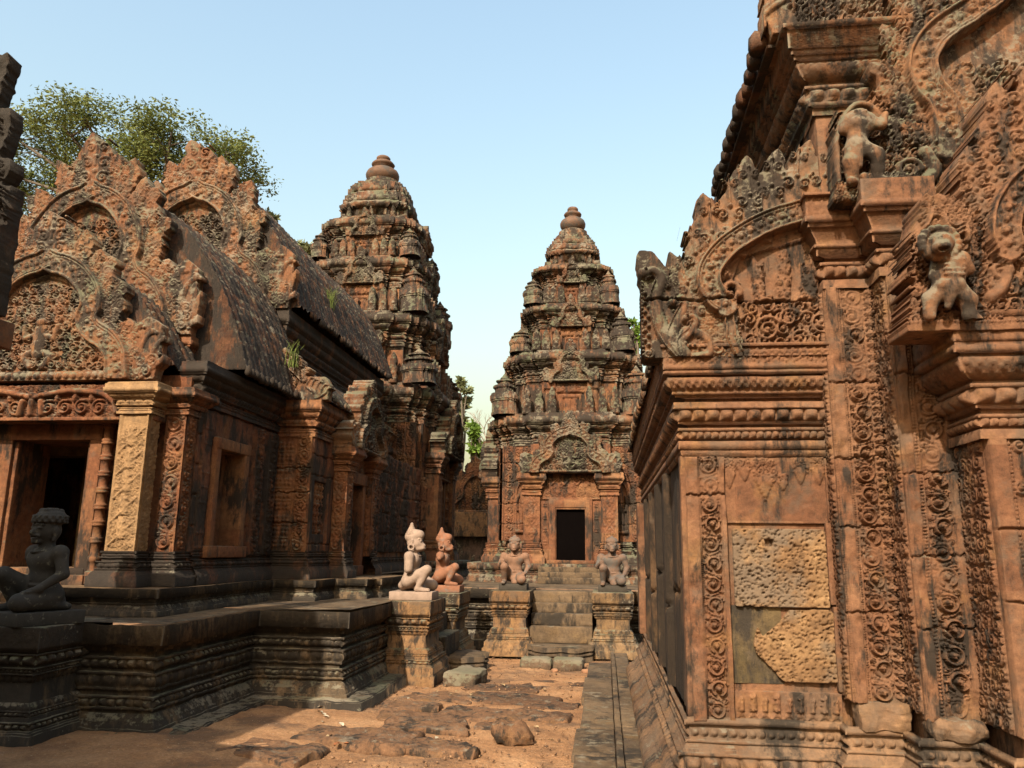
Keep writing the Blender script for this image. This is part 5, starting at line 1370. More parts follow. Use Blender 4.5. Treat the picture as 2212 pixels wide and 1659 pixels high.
# gables
def gable(cx, y, hw, H, z0, mat, res, amp, seed, thick, jit=.004, fol=.07, name='gable', P=H_, figure=True):
    c = Cv(cx-hw*1.03, z0, cx+hw*1.03, z0+H*1.06, res, False)
    pediment(c, cx, hw, z0, H, amp, seed, fol, figure=figure)
    c.noise(amp*.15, 7, seed); c.noise(amp*.06, 40, seed)
    return P.cv(c, name, mat, (0, y, 0), FYN, thick, jit, seed)
M_gab = stone('lichened_gable', (.22, .095, .048), (.32, .15, .075), (.38, .21, .11), dark=.46, grey=.45, lich=.56, green=.9, seed=41, bump=.5, dsc=1.4, val=.92, blk=(.42, .8))
gable(-5.61, 7.06, 1.30, 1.80, 3.20, M_gab, .0075, .055, 11, .11, fol=.05)
gable(-5.72, 7.72, 1.36, 2.42, 3.84, M_gab, .0085, .062, 12, .11, fol=.055)
gable(-5.64, 9.72, 1.50, 2.52, 4.76, M_gab, .010, .068, 13, .11, fol=.06)
# corner cornices below the gables
H_.moulding('gable_cornice', [(-5.0, 7.85), (-4.52, 7.85), (-4.52, 8.6)], scale_prof(P_hc, .38), 3.46, M_hall, seg=.02, amp=.006)
H_.moulding('gable_cornice', [(-5.2, 9.85), (-4.30, 9.85), (-4.30, 14.4)], scale_prof(P_hc, .66), 4.10, M_halld, seg=.018, amp=.006)
V, Q = rbox(-6.8, 9.88, 3.2, -4.30, 14.5, 4.75, seg=.3, amp=.006); H_.mk('upper_wall', V, Q, M_halld)
V, Q = rbox(-6.9, 7.95, 3.3, -4.5, 9.9, 4.2, seg=.3, amp=.006); H_.mk('attic', V, Q, M_halld)
V, Q = rbox(-7.6, 9.45, 1.2, -3.66, 15.5, 3.0, seg=.3, amp=.006); H_.mk('wall_core', V, Q, M_hall)
# aisle bay
c = Cv(0, 0, .56, 1.42, .009)
c.rect(0, 0, .02, 1.42, .02)
for m in range(3):
    for k in range(9):
        x, y = .06+.105*m, .10+.15*k
        for a in range(4): c.dome(x+.032*math.cos(a*1.57+.78), y+.032*math.sin(a*1.57+.78), .024, .016)
        c.rect(x-.05, y+.07, x+.05, y+.075, .012)
c.rect(.37, 0, .56, 1.42, .028); c.rinceau(.465, .075, 0, 1.42, .03, .028, 4)
for z in (.35, .72, 1.02): c.groove((0, z), (.56, z), .01, .05, int(z*9))
c.noise(.008, 6, 2); c.noise(.003, 30, 2)
H_.cv(c, 'bay_front', M_hall, (-4.16, 9.395, 1.56), FYN, .05, .003)
c = Cv(0, 0, .75, 1.42, .010)
c.rect(0, 0, .07, 1.42, .02); c.rect(.60, 0, .75, 1.42, .03)
c.hole[(c.y[:, None] > .22) & (c.y[:, None] < .88) & (c.x[None, :] > .14) & (c.x[None, :] < .56)] = True
for z in (.10, .95, 1.2): c.groove((0, z), (.75, z), .01, .03, int(z*9))
c.noise(.008, 6, 5)
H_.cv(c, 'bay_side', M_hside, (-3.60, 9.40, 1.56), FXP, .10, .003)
bal = [(.03, 0)]
for k in range(6): bal += [(.03, .11*k+.01), (.047, .11*k+.03), (.047, .11*k+.05), (.03, .11*k+.07), (.04, .11*k+.085), (.03, .11*k+.10)]
for k in range(4):
    V, Q = lathe(bal, 10, (-3.66, 9.60+.105*k, 1.78), .002); H_.mk('baluster', V, Q, M_hall)
H_.moulding('bay_cornice', [(-4.3, 9.4), (-3.60, 9.4), (-3.60, 10.3)], scale_prof(P_hc, .45), 2.97, M_hall, seg=.012, amp=.004, seed=9)
pr = cr([(-3.42, 3.42), (-3.55, 3.62), (-3.8, 3.85), (-4.1, 3.98), (-4.45, 4.05)], 5)
V, Q = vault(pr[::1], 9.5, 11.9, .05, .02, 8); H_.mk('aisle_roof', V[:], Q[:, ::-1], M_roof)
buds(hall, -3.44, 3.42, 9.6, 10.5, .11, .075, M_libtop, 5)
# half gable of the bay
def bay_gable():
    c = Cv(-4.30, 3.40, -3.30, 4.20, .008, False)
    c.poly([(-4.28, 3.42), (-3.42, 3.42), (-3.40, 3.62), (-3.46, 3.72), (-3.60, 3.72), (-4.28, 3.72)], .02)
    path = cr([(-4.28, 3.96), (-4.12, 3.95), (-3.95, 3.88), (-3.82, 3.78), (-3.74, 3.70)], 6)
    c.poly(path+[(-4.28, 3.70)], 0)
    for k in range(6): i = int(k*4.2); p = path[min(len(path)-1, i)]; c.leaf(p[0], p[1]-.02, .25+.10*k, 1, .23-.012*k, .07, .05, .02, 3)
    c.ribbon(path, .05, .03, .02); c.foliage(-4.26, 3.45, -3.85, 3.68, .05, .03, .02, random.Random(3)); c.naga(-3.66, 3.44, .30, 1, .05, .02); c.foliage(-4.26, 3.72, -3.9, 3.85, .04, .03, 0, random.Random(5))
    c.noise(.008, 8, 5)
    H_.cv(c, 'half_gable', M_gab, (0, 9.34, 0), FYN, .14, .003)
bay_gable()
c = Cv(0, 0, 3.9, 1.6, .02)
for x in (.3, 1.3, 2.5, 3.4): c.rect(x, 0, x+.36, 1.6, .05); c.rinceau(x+.18, .14, 0, 1.6, .035, .05, 3)
for z in (.3, .62, .95, 1.28): c.groove((0, z), (3.9, z+.01), .02, .05, int(z*9))
c.foliage(.7, 0, 1.25, 1.6, .07, .03, 0, random.Random(3)); c.foliage(1.75, 0, 2.4, 1.6, .07, .03, 0, random.Random(4)); c.noise(.015, 5, 3)
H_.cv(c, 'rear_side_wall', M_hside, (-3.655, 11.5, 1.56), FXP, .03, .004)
# side entrance
for y0 in (10.16, 11.28):
    V0, F0, g, _ = sweep([(-3.62, y0), (-3.38, y0), (-3.38, y0+.26), (-3.62, y0+.26)], scale_prof(P_hc, .30), 2.62, closed=True, seg=.014, amp=.004)
    V1, F1 = rbox(-3.6, y0+.01, 1.5, -3.385, y0+.25, 2.65, seg=.08, amp=.003); V2, F2 = rbox(-3.7, y0-.10, 2.915, -3.27, y0+.36, 2.94, seg=.2, amp=.002)
    V, Q = join([(V0, F0), (V1, F1), (V2, F2)])[:2]; H_.mk('entrance_pilaster', V, Q, M_hall)
    c = Cv(0, 0, .24, 1.05, .012); c.rinceau(.12, .09, 0, 1.05, .025, 0, 3); c.noise(.004, 9, 1)
    H_.cv(c, 'entrance_pilaster_face', M_hall, (-3.378, y0+.01, 1.58), FXP)
    c = Cv(0, 0, .22, 1.05, .012); c.rinceau(.11, .08, 0, 1.05, .025, 0, 4); c.noise(.004, 9, 1)
    H_.cv(c, 'entrance_pilaster_face', M_hall, (-3.6, y0+.005, 1.58), FYN)
V, Q = join([rbox(-3.72, 10.44, 1.24, -3.46, 10.56, 2.62, seg=.1, amp=.003), rbox(-3.72, 11.14, 1.24, -3.46, 11.26, 2.62, seg=.1, amp=.003), rbox(-3.72, 10.44, 2.5, -3.44, 11.26, 2.66, seg=.1, amp=.003), rbox(-3.72, 10.44, 1.24, -3.44, 11.26, 1.38, seg=.1, amp=.003)])[:2]
H_.mk('side_door_frame', V, Q, M_hall)
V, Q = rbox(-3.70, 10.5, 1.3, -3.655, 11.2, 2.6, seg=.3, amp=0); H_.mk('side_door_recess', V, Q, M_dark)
c = Cv(0, 0, 1.3, .30, .011); c.foliage(0, 0, 1.3, .3, .06, .03, 0, random.Random(2)); c.rect(0, 0, 1.3, .03, .03)
H_.cv(c, 'side_lintel', M_hall, (-3.50, 10.2, 2.64), FXP, .1)
c = Cv(-.86, 0, .86, 1.15, .011, False); pediment(c, 0, .82, 0, 1.08, .055, 17, .09); c.noise(.008, 8, 3)
H_.cv(c, 'side_gable', M_gab, (-3.34, 10.86, 2.93), FXP, .25, .005)
V, Q = rbox(-4.4, 10.3, 2.9, -3.58, 11.45, 3.6, seg=.2, amp=.008); H_.mk('side_porch_roof', V, Q, M_roof)
# grass on the roofs
m_gr = plain('roof_grass', (.16, .20, .045), .8, .4, 30, .1)
def tuft(x, y, z, n, h, seed, lb):
    rr = random.Random(seed); parts = []
    for i in range(n):
        a = rr.uniform(0, 6.28); L = h*rr.uniform(.5, 1); l = rr.uniform(.15, .5)
        p0 = (rr.uniform(-.06, .06), rr.uniform(-.10, .10), -.03); pts = [p0, (p0[0]+l*.3*L*math.cos(a), p0[1]+l*.3*L*math.sin(a), L*.55), (p0[0]+l*L*math.cos(a), p0[1]+l*L*math.sin(a), L*.92)]
        parts.append(tubes3(cr(pts, 3), np.linspace(.007, .0015, 7), 3))
    V, Q = join(parts)[:2]; o = mk('grass_tuft', V, Q, m_gr); o.location = (x, y, z); tag(o, lb, 'grass')
tuft(-4.27, 11.5, 5.30, 46, .42, 1, 'green grass tuft growing on the tiled roof of the further hall')
tuft(-3.86, 9.15, 3.85, 16, .34, 2, 'thin dry grass tuft at the eave of the nearer porch roof')
# ================================================================== TOWERS
def redent(h, e=.10, cx=0, cy=0):
    q1, q2, d = .52*h, .80*h, .11*h
    a = [(h+e*h, q1), (h, q1), (h, q2), (h-d, q2), (h-d, h-d), (q2, h-d), (q2, h), (q1, h), (q1, h+e*h)]
    pts = []
    for k in range(4):
        c, s = [(1, 0), (0, 1), (-1, 0), (0, -1)][k]
        pts += [(cx+c*x-s*y, cy+s*x+c*y) for (x, y) in a]
    return pts
P_tb = [('f', .20, .14), ('f', .03, .12), ('c', .10, .11, .06), ('f', .03, .07), ('b', .14, .05, .13), ('f', .03, .07), ('f', .06, .02), ('f', .03, .05), ('b', .08, .03, .09), ('f', .06, .03)]
P_tc = [('f', .05, .03), ('b', .07, .03, .08), ('f', .03, .05), ('f', .05, .02), ('b', .11, .04, .12), ('f', .03, .07), ('f', .05, .03), ('f', .03, .07), ('o', .14, .08, .15, .17, .018), ('f', .04, .19), ('f', .17, .21), ('f', .06, .16), ('f', .07, .10)]
def mini_tower(s):
    parts = []; z = 0
    for (h, hh) in ((.46, .92), (.35, .36), (.25, .24)):
        sq = redent(h*s*.95, .12)
        V, F, g, _ = sweep(sq, [('f', hh*.12*s, .03*s), ('f', hh*.50*s, .0), ('f', hh*.08*s, .03*s), ('f', hh*.20*s, .055*s), ('f', hh*.10*s, .02*s)], z, closed=True, seg=.5, amp=0)
        parts.append((V, F)); z += hh*s
    V, F = lathe([(.16*s, z-.02), (.19*s, z+.08*s), (.10*s, z+.18*s), (.02*s, z+.3*s)], 8); parts.append((V, F))
    V, Q = join(parts)[:2]
    return rough(V, .016, 13, 3), Q
def antefix_mesh(w_, h):
    c = Cv(-w_, 0, w_, h*1.05, .02, False); c.leaf(0, 0, 0, 1, h, w_*.9, .05, .02, 3); c.poly([(-w_*.8, 0), (w_*.8, 0), (w_*.7, h*.3), (-w_*.7, h*.3)], .03); c.dome(0, h*.3, w_*.4, .05, .03)
    return c
def devata(c, x, y, h, amp):
    """standing figure in low relief inside a niche"""
    for sd in (-1, 1): c.tube(cr([(x+sd*.16*h, y), (x+sd*.17*h, y+.75*h), (x+sd*.10*h, y+1.0*h), (x, y+1.12*h)], 4), .018*h, amp*.6)
    for sd in (-1, 1): c.tube([(x+sd*.045*h, y+.03*h), (x+sd*.05*h, y+.42*h)], .045*h, amp, 0, .06*h); c.dome(x+sd*.05*h, y+.02*h, .04*h, amp*1.1); c.tube([(x+sd*.12*h, y+.74*h), (x+sd*.15*h, y+.58*h), (x+sd*.13*h, y+.42*h)], .025*h, amp)
    c.tube([(x, y+.42*h), (x, y+.55*h), (x, y+.76*h)], .065*h, amp*1.1, 0, .095*h); c.dome(x, y+.87*h, .06*h, amp*1.4); c.dome(x, y+.95*h, .045*h, amp*1.2); c.leaf(x, y+.95*h, 0, 1, .14*h, .04*h, amp, 0, 1)
    c.rect(x-.18*h, y-.06*h, x+.18*h, y-.01*h, amp)
def prasat(name, lb, cx, cy, body, tiers, cap, neck, vase, M1, M2, seed=0, porch=.95, door=True):
    root = empty(name, lb, 'tower', (cx, cy, 1.0)); P = P_(root)
    h, z0, zb, zw, zc = body        # half width, foot, base top, wall top, cornice top
    out_ = lambda hh: redent(hh, .10, cx, cy)
    P.moulding('sub_base', redent(h+.52, .05, cx, cy), scale_prof(P_sub, z0-1.0), 1.0, M2, closed=True, seg=.02, amp=.010, cap=True, seed=seed)
    P.moulding('base', out_(h), scale_prof(P_tb, zb-z0), z0-.005, M2, closed=True, seg=.016, amp=.010, seed=seed+1)
    P.moulding('wall', out_(h), [('f', .02, .0), ('f', zw-zb-.04, .0), ('f', .02, .0)], zb, M1, closed=True, seg=.05, amp=.006, seed=seed+2)
    P.moulding('cornice', out_(h), scale_prof(P_tc, zc-zw), zw, M2, closed=True, seg=.016, amp=.014, seed=seed+3, cap=True)
    z = zc; ant = []
    sides = [((0, -1), FYN), ((1, 0), FXP), ((-1, 0), FXN)]
    for ti, (hh, zwt, zct, hc) in enumerate(tiers):
        pr = [('f', (zwt-z)*.10, .07), ('f', (zwt-z)*.06, .04), ('f', (zwt-z)*.84, .0)]+[(e[0], e[1])+tuple(v*1.0 for v in e[2:]) for e in scale_prof(P_tc, zct-zwt)]
        P.moulding('tier', redent(hh, .10, cx, cy), pr, z-.03, M2, closed=True, seg=.018, amp=.018, seed=seed+10+ti, cap=True)
        # false door niche and pediment on every visible side
        nz = zct-z
        cc = Cv(-hh*.62, 0, hh*.62, nz*1.16, .018, False)
        pediment(cc, 0, hh*.50, nz*.50, nz*.66, .055, seed+ti, .13, 4, figure=False)
        nch = Cv(-hh*.52, 0, hh*.52, nz*.52, .018)
        for sd in (-1, 1):
            a, b = sorted((sd*hh*.30, sd*hh*.46)); nch.rect(a, 0, b, nz*.52, .09); nch.rect(a-.02, nz*.40, b+.02, nz*.52, .13); nch.rect(a-.01, 0, b+.01, nz*.07, .12)
            a, b = sorted((sd*hh*.24, sd*hh*.28)); nch.rect(a, 0, b, nz*.36, .05); a, b = sorted((sd*.02, sd*hh*.11)); nch.rect(a, nz*.02, b, nz*.27, .03)
            a, b = sorted((sd*hh*.14, sd*hh*.18)); nch.rect(a, 0, b, nz*.32, .05)
        nch.rect(-hh*.18, nz*.28, hh*.18, nz*.33, .05); nch.rect(-hh*.3, nz*.35, hh*.3, nz*.5, .04); nch.foliage(-hh*.28, nz*.36, hh*.28, nz*.49, .05, .03, .04, random.Random(ti))
        nch.noise(.012, 6, ti); cc.noise(.012, 6, ti)
        for (nx, ny), fr in sides:
            O = (cx+nx*(hh*1.10+.015), cy+ny*(hh*1.10+.015), z-.02)
            P.cv(nch, 'false_door', M1, O, fr, .05, .006, ti)
            O = (cx+nx*(hh*1.10+.14), cy+ny*(hh*1.10+.14), z-.02)
            P.cv(cc, 'tier_pediment', M2, O, fr, .16, .008, ti)
        # corner panels
        pn = Cv(-hh*.13, 0, hh*.13, (zwt-z)*.8, .018); pn.leaf(0, .05, 0, 1, (zwt-z)*.6, hh*.10, .03, 0, 2); pn.beads((-hh*.12, 0), (-hh*.12, 9), .02, .02); pn.noise(.01, 6, 3)
        for (nx, ny), fr in sides[:2]:
            for sd in (-1, 1):
                U = fr[0]; P.cv(pn, 'corner_panel', M1, (cx+nx*(hh+.012)+U[0]*sd*hh*.66, cy+ny*(hh+.012)+U[1]*sd*hh*.66, z+.08), fr)
        # corner miniature towers standing on the cornice below
        prev = h if ti == 0 else tiers[ti-1][0]
        ph = (prev+hh)/2+.10; s_ = (zct-z)*.42
        V, Q = mini_tower(s_)
        b0 = None
        for (sx, sy) in ((-1, -1), (1, -1), (1, 1), (-1, 1)):
            if b0 is None: o = b0 = mk('corner_turret', V, Q, M2)
            else: o = b0.copy(); C.objects.link(o)
            o.parent = root; o.matrix_parent_inverse = Matrix.Translation(root.location).inverted()
            o.location = (cx+sx*ph*.97, cy+sy*ph*.97, z-.02); kk = random.Random(seed*7+ti*5+int(sx+2*sy)); o.rotation_euler = (.05*sx, .04*sy, kk.uniform(-.25, .25)); o.scale = (kk.uniform(.85, 1.05), kk.uniform(.85, 1.05), kk.choice((.62, .85, .95, 1.0)))
        af = antefix_mesh(.13, (zct-z)*.42)
        for (nx, ny), fr in sides:
            for m in (-1, -.42, .42, 1, -.72, .72) if (nx, ny) != (-1, 0) else (-1, 1):
                U = fr[0]
                P.cv(af, 'antefix', M2, (cx+nx*(prev*1.02+.10)+U[0]*m*prev*.62, cy+ny*(prev*1.02+.10)+U[1]*m*prev*.62, z-.02), fr, .10, .008, ti+m)
        z = zct
    # crowning drum, neck and vase
    hc, zc0, zc1, zc2 = cap
    pr = [('f', (zc0-z)*.5, -.02), ('f', (zc0-z)*.5, .0), ('t', (zc1-zc0)*.4, .03), ('f', (zc1-zc0)*.25, .06), ('f', (zc1-zc0)*.2, .02), ('c', (zc1-zc0)*.15, .0, -.05), ('f', (zc2-zc1)*.4, -.03), ('f', (zc2-zc1)*.35, -.08), ('f', (zc2-zc1)*.25, -.15)]
    P.moulding('crown', redent(hc, .06, cx, cy), pr, z-.02, M2, closed=True, seg=.025, amp=.036, seed=seed+40, cap=True)
    af2 = antefix_mesh(.10, (zc1-zc0)*.8)
    for (nx, ny), fr in sides:
        for m in (-.75, 0, .75):
            U = fr[0]; P.cv(af2, 'antefix', M2, (cx+nx*(hc+.06)+U[0]*m*hc, cy+ny*(hc+.06)+U[1]*m*hc, z-.02), fr, .09, .012, int(9+m*3))
    V, Q = lathe([(neck*1.25, 0), (neck*1.25, .10), (neck*1.05, .12), (neck*1.05, .22), (neck*.8, .26)], 20, (cx, cy, zc2-.04), .012, 3); P.mk('neck', V, Q, M2)
    r, z1, z2 = vase; H = z2-z1
    V, Q = lathe([(r*.55, 0), (r*.62, .06*H), (r*.66, .08*H), (r*.84, .15*H), (r*.98, .26*H), (r, .36*H), (r*.92, .45*H), (r*.72, .53*H), (r*.5, .57*H), (r*.48, .62*H), (r*.66, .66*H), (r*.70, .71*H), (r*.62, .76*H), (r*.38, .80*H), (r*.34, .84*H), (r*.42, .87*H), (r*.42, .93*H), (r*.34, .97*H), (r*.1, 1.0*H), (.001, 1.0*H)], 24, (cx, cy, z1), .008, 4)
    P.mk('vase_finial', V, Q, plain('dark_vase_stone', (.15, .085, .055), .7, .35, 5, .3, ((.05, .04, .032), 4, .5)), smooth=True)
    # side porches (false doors) with their own gables
    for (nx, ny), fr in sides:
        ph = h*porch; U = fr[0]
        front = (nx, ny) == (0, -1)
        dp = h*1.10+(.34 if front else .20)
        fx, fy = cx+nx*dp, cy+ny*dp
        # pilasters
        for sd in (-1, 1):
            px, py = fx+U[0]*sd*h*.52-nx*.18, fy+U[1]*sd*h*.52-ny*.18
            q = .17
            pl = [(px-q, py-q), (px+q, py-q), (px+q, py+q), (px-q, py+q)]
            zt = zw-.62
            V1, F1, g, _ = sweep(pl, scale_prof(P_hb, (zb-z0)*.9), z0, closed=True, seg=.012, amp=.006)
            V2, F2 = rbox(px-q+.01, py-q+.01, z0+(zb-z0)*.85, px+q-.01, py+q-.01, zt-.42, seg=.1, amp=.006)
            V3, F3, g, _ = sweep(pl, scale_prof(P_hc, .44), zt-.44, closed=True, seg=.012, amp=.006); V4, F4 = rbox(px-q-.11, py-q-.11, zt-.02, px+q+.11, py+q+.11, zt+.02, seg=.2, amp=.004)
            V, Q = join([(V1, F1), (V2, F2), (V3, F3), (V4, F4)])[:2]; P.mk('porch_pilaster', V, Q, M1)
            c = Cv(-q, 0, q, zt-.42-zb, .014); c.lozenge(0, q*.75, 0, zt-.42-zb, .02); c.noise(.004, 9, 2)
            P.cv(c, 'pilaster_face', M1, (px+nx*(q-.006), py+ny*(q-.006), zb), fr)
        zt = zw-.62; GH = zc-zt+.05
        c = Cv(-h*.84, 0, h*.84, GH*1.1, .016, False); pediment(c, 0, h*.69, 0, GH*.92, .07, seed+70+int(nx), .085, 6)
        c.noise(.012, 6, 5)
        P.cv(c, 'porch_pediment', M2, (fx+nx*.08, fy+ny*.08, zt), fr, .30, .008, 3)
        # lintel
        c = Cv(-h*.42, 0, h*.42, .50, .014); c.foliage(-h*.42, .04, h*.42, .5, .07, .04, 0, random.Random(4)); c.rect(-h*.42, 0, h*.42, .04, .05)
        for k in (-1, 0, 1): c.leaf(k*.26, .1, 0, 1, .34, .09, .05, 0, 3); c.tube(cr([(k*.26-.12, .30), (k*.26, .42), (k*.26+.12, .30)], 4), .025, .06)
        c.noise(.008, 8, 2)
        P.cv(c, 'lintel', M1, (fx-nx*.12, fy-ny*.12, zt-.52), fr, .2, .004)
        zl = zt-.52
        for sd in (-1, 1):
            px, py = fx+U[0]*sd*h*.345-nx*.16, fy+U[1]*sd*h*.345-ny*.16
            pf = [(.085, z0), (.085, z0+.2), (.06, z0+.22)]; zz = z0+.26
            while zz < zl-.1: pf += [(.055, zz), (.055, zz+.10), (.078, zz+.11), (.078, zz+.14), (.06, zz+.15), (.078, zz+.16), (.078, zz+.19), (.055, zz+.20)]; zz += .25
            V, Q = lathe(pf+[(.07, zl)], 10, (px, py, 0), .003); P.mk('colonnette', V, Q, M1)
        if front and door:
            w_ = h*.205; th = .13
            V, Q = join([rbox(fx-w_-th, fy+.05, z0, fx-w_, fy+.6, zl, seg=.1, amp=.004), rbox(fx+w_, fy+.05, z0, fx+w_+th, fy+.6, zl, seg=.1, amp=.004), rbox(fx-w_-th, fy+.06, zl-.16, fx+w_+th, fy+.6, zl+.01, seg=.1, amp=.004), rbox(fx-w_-th-.04, fy-.02, z0, fx+w_+th+.04, fy+.6, z0+.07, seg=.1, amp=.004), rbox(fx-w_-.05, fy+.08, z0+.02, fx-w_+.02, fy+.6, zl, seg=.1, amp=.002), rbox(fx+w_-.02, fy+.08, z0+.02, fx+w_+.05, fy+.6, zl, seg=.1, amp=.002), rbox(fx-w_, fy+.08, zl-.20, fx+w_, fy+.6, zl-.1, seg=.1, amp=.002)])[:2]
            P.mk('door_frame', V, Q, M1)
            V, Q = rbox(fx-w_-.02, fy+.15, z0, fx+w_+.02, fy+.18, zl, seg=.5, amp=0)
            dm = plain('doorway_shade_sheet', (.004, .003, .003), 1, .1); dm.node_tree.nodes['Principled BSDF'].inputs['Specular IOR Level'].default_value = 0; P.mk('doorway_shade_sheet', V, Q, dm)  # near-black sheet across the doorway, interior shade given as colour
            V, Q = join([rbox(fx-.62, fy-.44+.06*k, 1.0+.10*k, fx+.62, fy+.1, 1.115+.10*k, seg=.1, amp=.006) for k in range(3)])[:2]
            P.mk('door_step', V, Q, M_pave)
        else:
            c = Cv(-h*.30, 0, h*.30, zl-z0, .02)
            for sd in (-1, 1):
                a, b = sorted((sd*h*.20, sd*h*.30)); c.rect(a, 0, b, zl-z0, .06); a, b = sorted((sd*.03, sd*h*.16)); c.rect(a, .12, b, zl-z0-.2, .03)
            c.foliage(-h*.15, .15, h*.15, zl-z0-.2, .07, .02, .03, random.Random(5)); c.noise(.006, 7, 3)
            P.cv(c, 'false_door', M1, (fx-nx*.22, fy-ny*.22, z0), fr)
        # porch core
        d2 = h*.42
        b0, b1 = sorted((fx-nx*.30-U[0]*d2*1.25, fx-nx*.8+U[0]*d2*1.25)) if abs(U[0]) > .5 else sorted((fx-nx*.24, fx-nx*.9))
        e0, e1 = (sorted((fy-ny*.24, fy-ny*.9)) if abs(U[0]) > .5 else sorted((fy-d2*1.25, fy+d2*1.25)))
        if front and door:
            V, Q = join([rbox(fx-d2*1.3, fy+.1, z0, fx-h*.205-.10, fy+.9, zl, seg=.3, amp=.004), rbox(fx+h*.205+.10, fy+.1, z0, fx+d2*1.3, fy+.9, zl, seg=.3, amp=.004), rbox(fx-d2*1.3, fy+.1, zl, fx+d2*1.3, fy+.9, zw, seg=.3, amp=.004)])[:2]
        else:
            V, Q = rbox(b0, e0, z0, b1, e1, zw, seg=.3, amp=.004)
        P.mk('porch_core', V, Q, M1)
        # carved wall panels with standing figures left and right of the porch
        if (nx, ny) != (-1, 0) or True:
            ww = h*.30; hh_ = zw-zb
            for sd in (-1, 1):
                c = Cv(-ww, 0, ww, hh_, .013)
                c.rect(-ww, 0, -ww+.03, hh_, .05); c.rinceau(-ww*.68, ww*.20, 0, hh_, .03, 0, 3); c.rinceau(ww*.72, ww*.20, 0, hh_, .03, 0, 5)
                c.rect(-ww*.46, 0, -ww*.42, hh_, .035); c.rect(ww*.46, 0, ww*.5, hh_, .035)
                devata(c, 0, .22, min(.95, hh_*.48), .075)
                c.foliage(-ww*.40, hh_*.62, ww*.42, hh_*.98, .07, .04, 0, random.Random(int(sd+3)))
                for zz in (.33, .75, 1.2, 1.6): c.groove((-ww, zz), (ww, zz+.01), .014, .035, int(zz*10+sd))
                c.noise(.008, 6, 7+sd)
                hw_ = h
                P.cv(c, 'devata_panel', M1, (cx+nx*(h+.01)+U[0]*sd*h*.66, cy+ny*(h+.01)+U[1]*sd*h*.66, zb), fr, .0, .003)
    return root
nt_ = prasat('sanctuary_tower', 'smaller tiered tower in the middle with a dark doorway, seen head-on above the stairs', -.68, 18.0, (1.5, 1.37, 1.82, 3.78, 4.46),
    [(1.22, 5.25, 5.92, 1.5), (.90, 6.55, 7.10, 1.2), (.68, 7.62, 8.12, .9)], (.53, 8.45, 8.75, 9.0), .33, (.31, 9.17, 9.86), M_towerl, M_tower, 1)
ct_ = prasat('sanctuary_tower', 'taller weathered central tower rising behind the left hall, its vase finial chipped', -5.6, 18.3, (1.60, 1.37, 1.9, 4.35, 5.22),
    [(1.40, 6.15, 6.95, 1.7), (1.12, 7.65, 8.40, 1.45), (.96, 8.75, 9.50, 1.2)], (.74, 9.85, 10.35, 10.68), .42, (.43, 10.78, 11.62), M_towerl, M_tower, 5, door=False)

# ================================================================== FAR GATE
gt = empty('far_gate', 'far pink gate with a pointed carved gable, seen in the gap between the two towers', 'gate', (-4.3, 25.5, 1.0)); G_ = P_(gt)
V, Q = join([rbox(-6.2, 25.6, .9, -2.2, 27.5, 2.75, seg=.3, amp=.02)])[:2]; G_.mk('wall', V, Q, stone('mottled_wall', (.10, .06, .045), (.15, .095, .07), (.20, .13, .10), dark=.5, lich=.45, green=1.0, seed=51))
V, Q = rbox(-5.4, 25.35, 2.05, -3.0, 25.75, 2.82, seg=.15, amp=.015); G_.mk('lintel', V, Q, M_ped)
gable(-4.15, 25.5, 1.15, 1.86, 2.80, M_towerl, .016, .06, 21, .4, .006, .09, 'gable', G_)

# ================================================================== NEAR GATE (mostly outside the frame; its broken gable edge is the dark silhouette at left)
ng_ = empty('near_gate', 'dark gable corner of a near gateway cutting into the left edge, with naga ends', 'gate', (-5, 3, 0)); N_ = P_(ng_)
V, Q = join([rbox(-9, 1.2, 0, -3.2, 3.0, 2.6, seg=.3, amp=.01), rbox(-9, 1.3, 2.6, -4.0, 3.0, 4.25, seg=.3, amp=.01), rbox(-4.95, 2.6, 4.2, -4.05, 3.0, 5.0, seg=.2, amp=.02)])[:2]  # unseen gate blocks, heights set to throw shadow on terrace and left statue
N_.mk('wall', V, Q, M_hall)
V, Q = join([rbox(-4.62, 4.4, 0, -4.22, 4.85, 3.0, seg=.2, amp=.008), rbox(-4.9, 2.8, 2.95, -4.15, 4.95, 3.14, seg=.2, amp=.012)])[:2]; N_.mk('pillar', V, Q, M_hall)
M_edge_shade = stone('shade_black_stone', (.03, .02, .014), (.05, .03, .02), (.085, .045, .028), dark=.6, lich=.05, seed=61)  # near-black stone: the shade on the gable edge is put into the colour
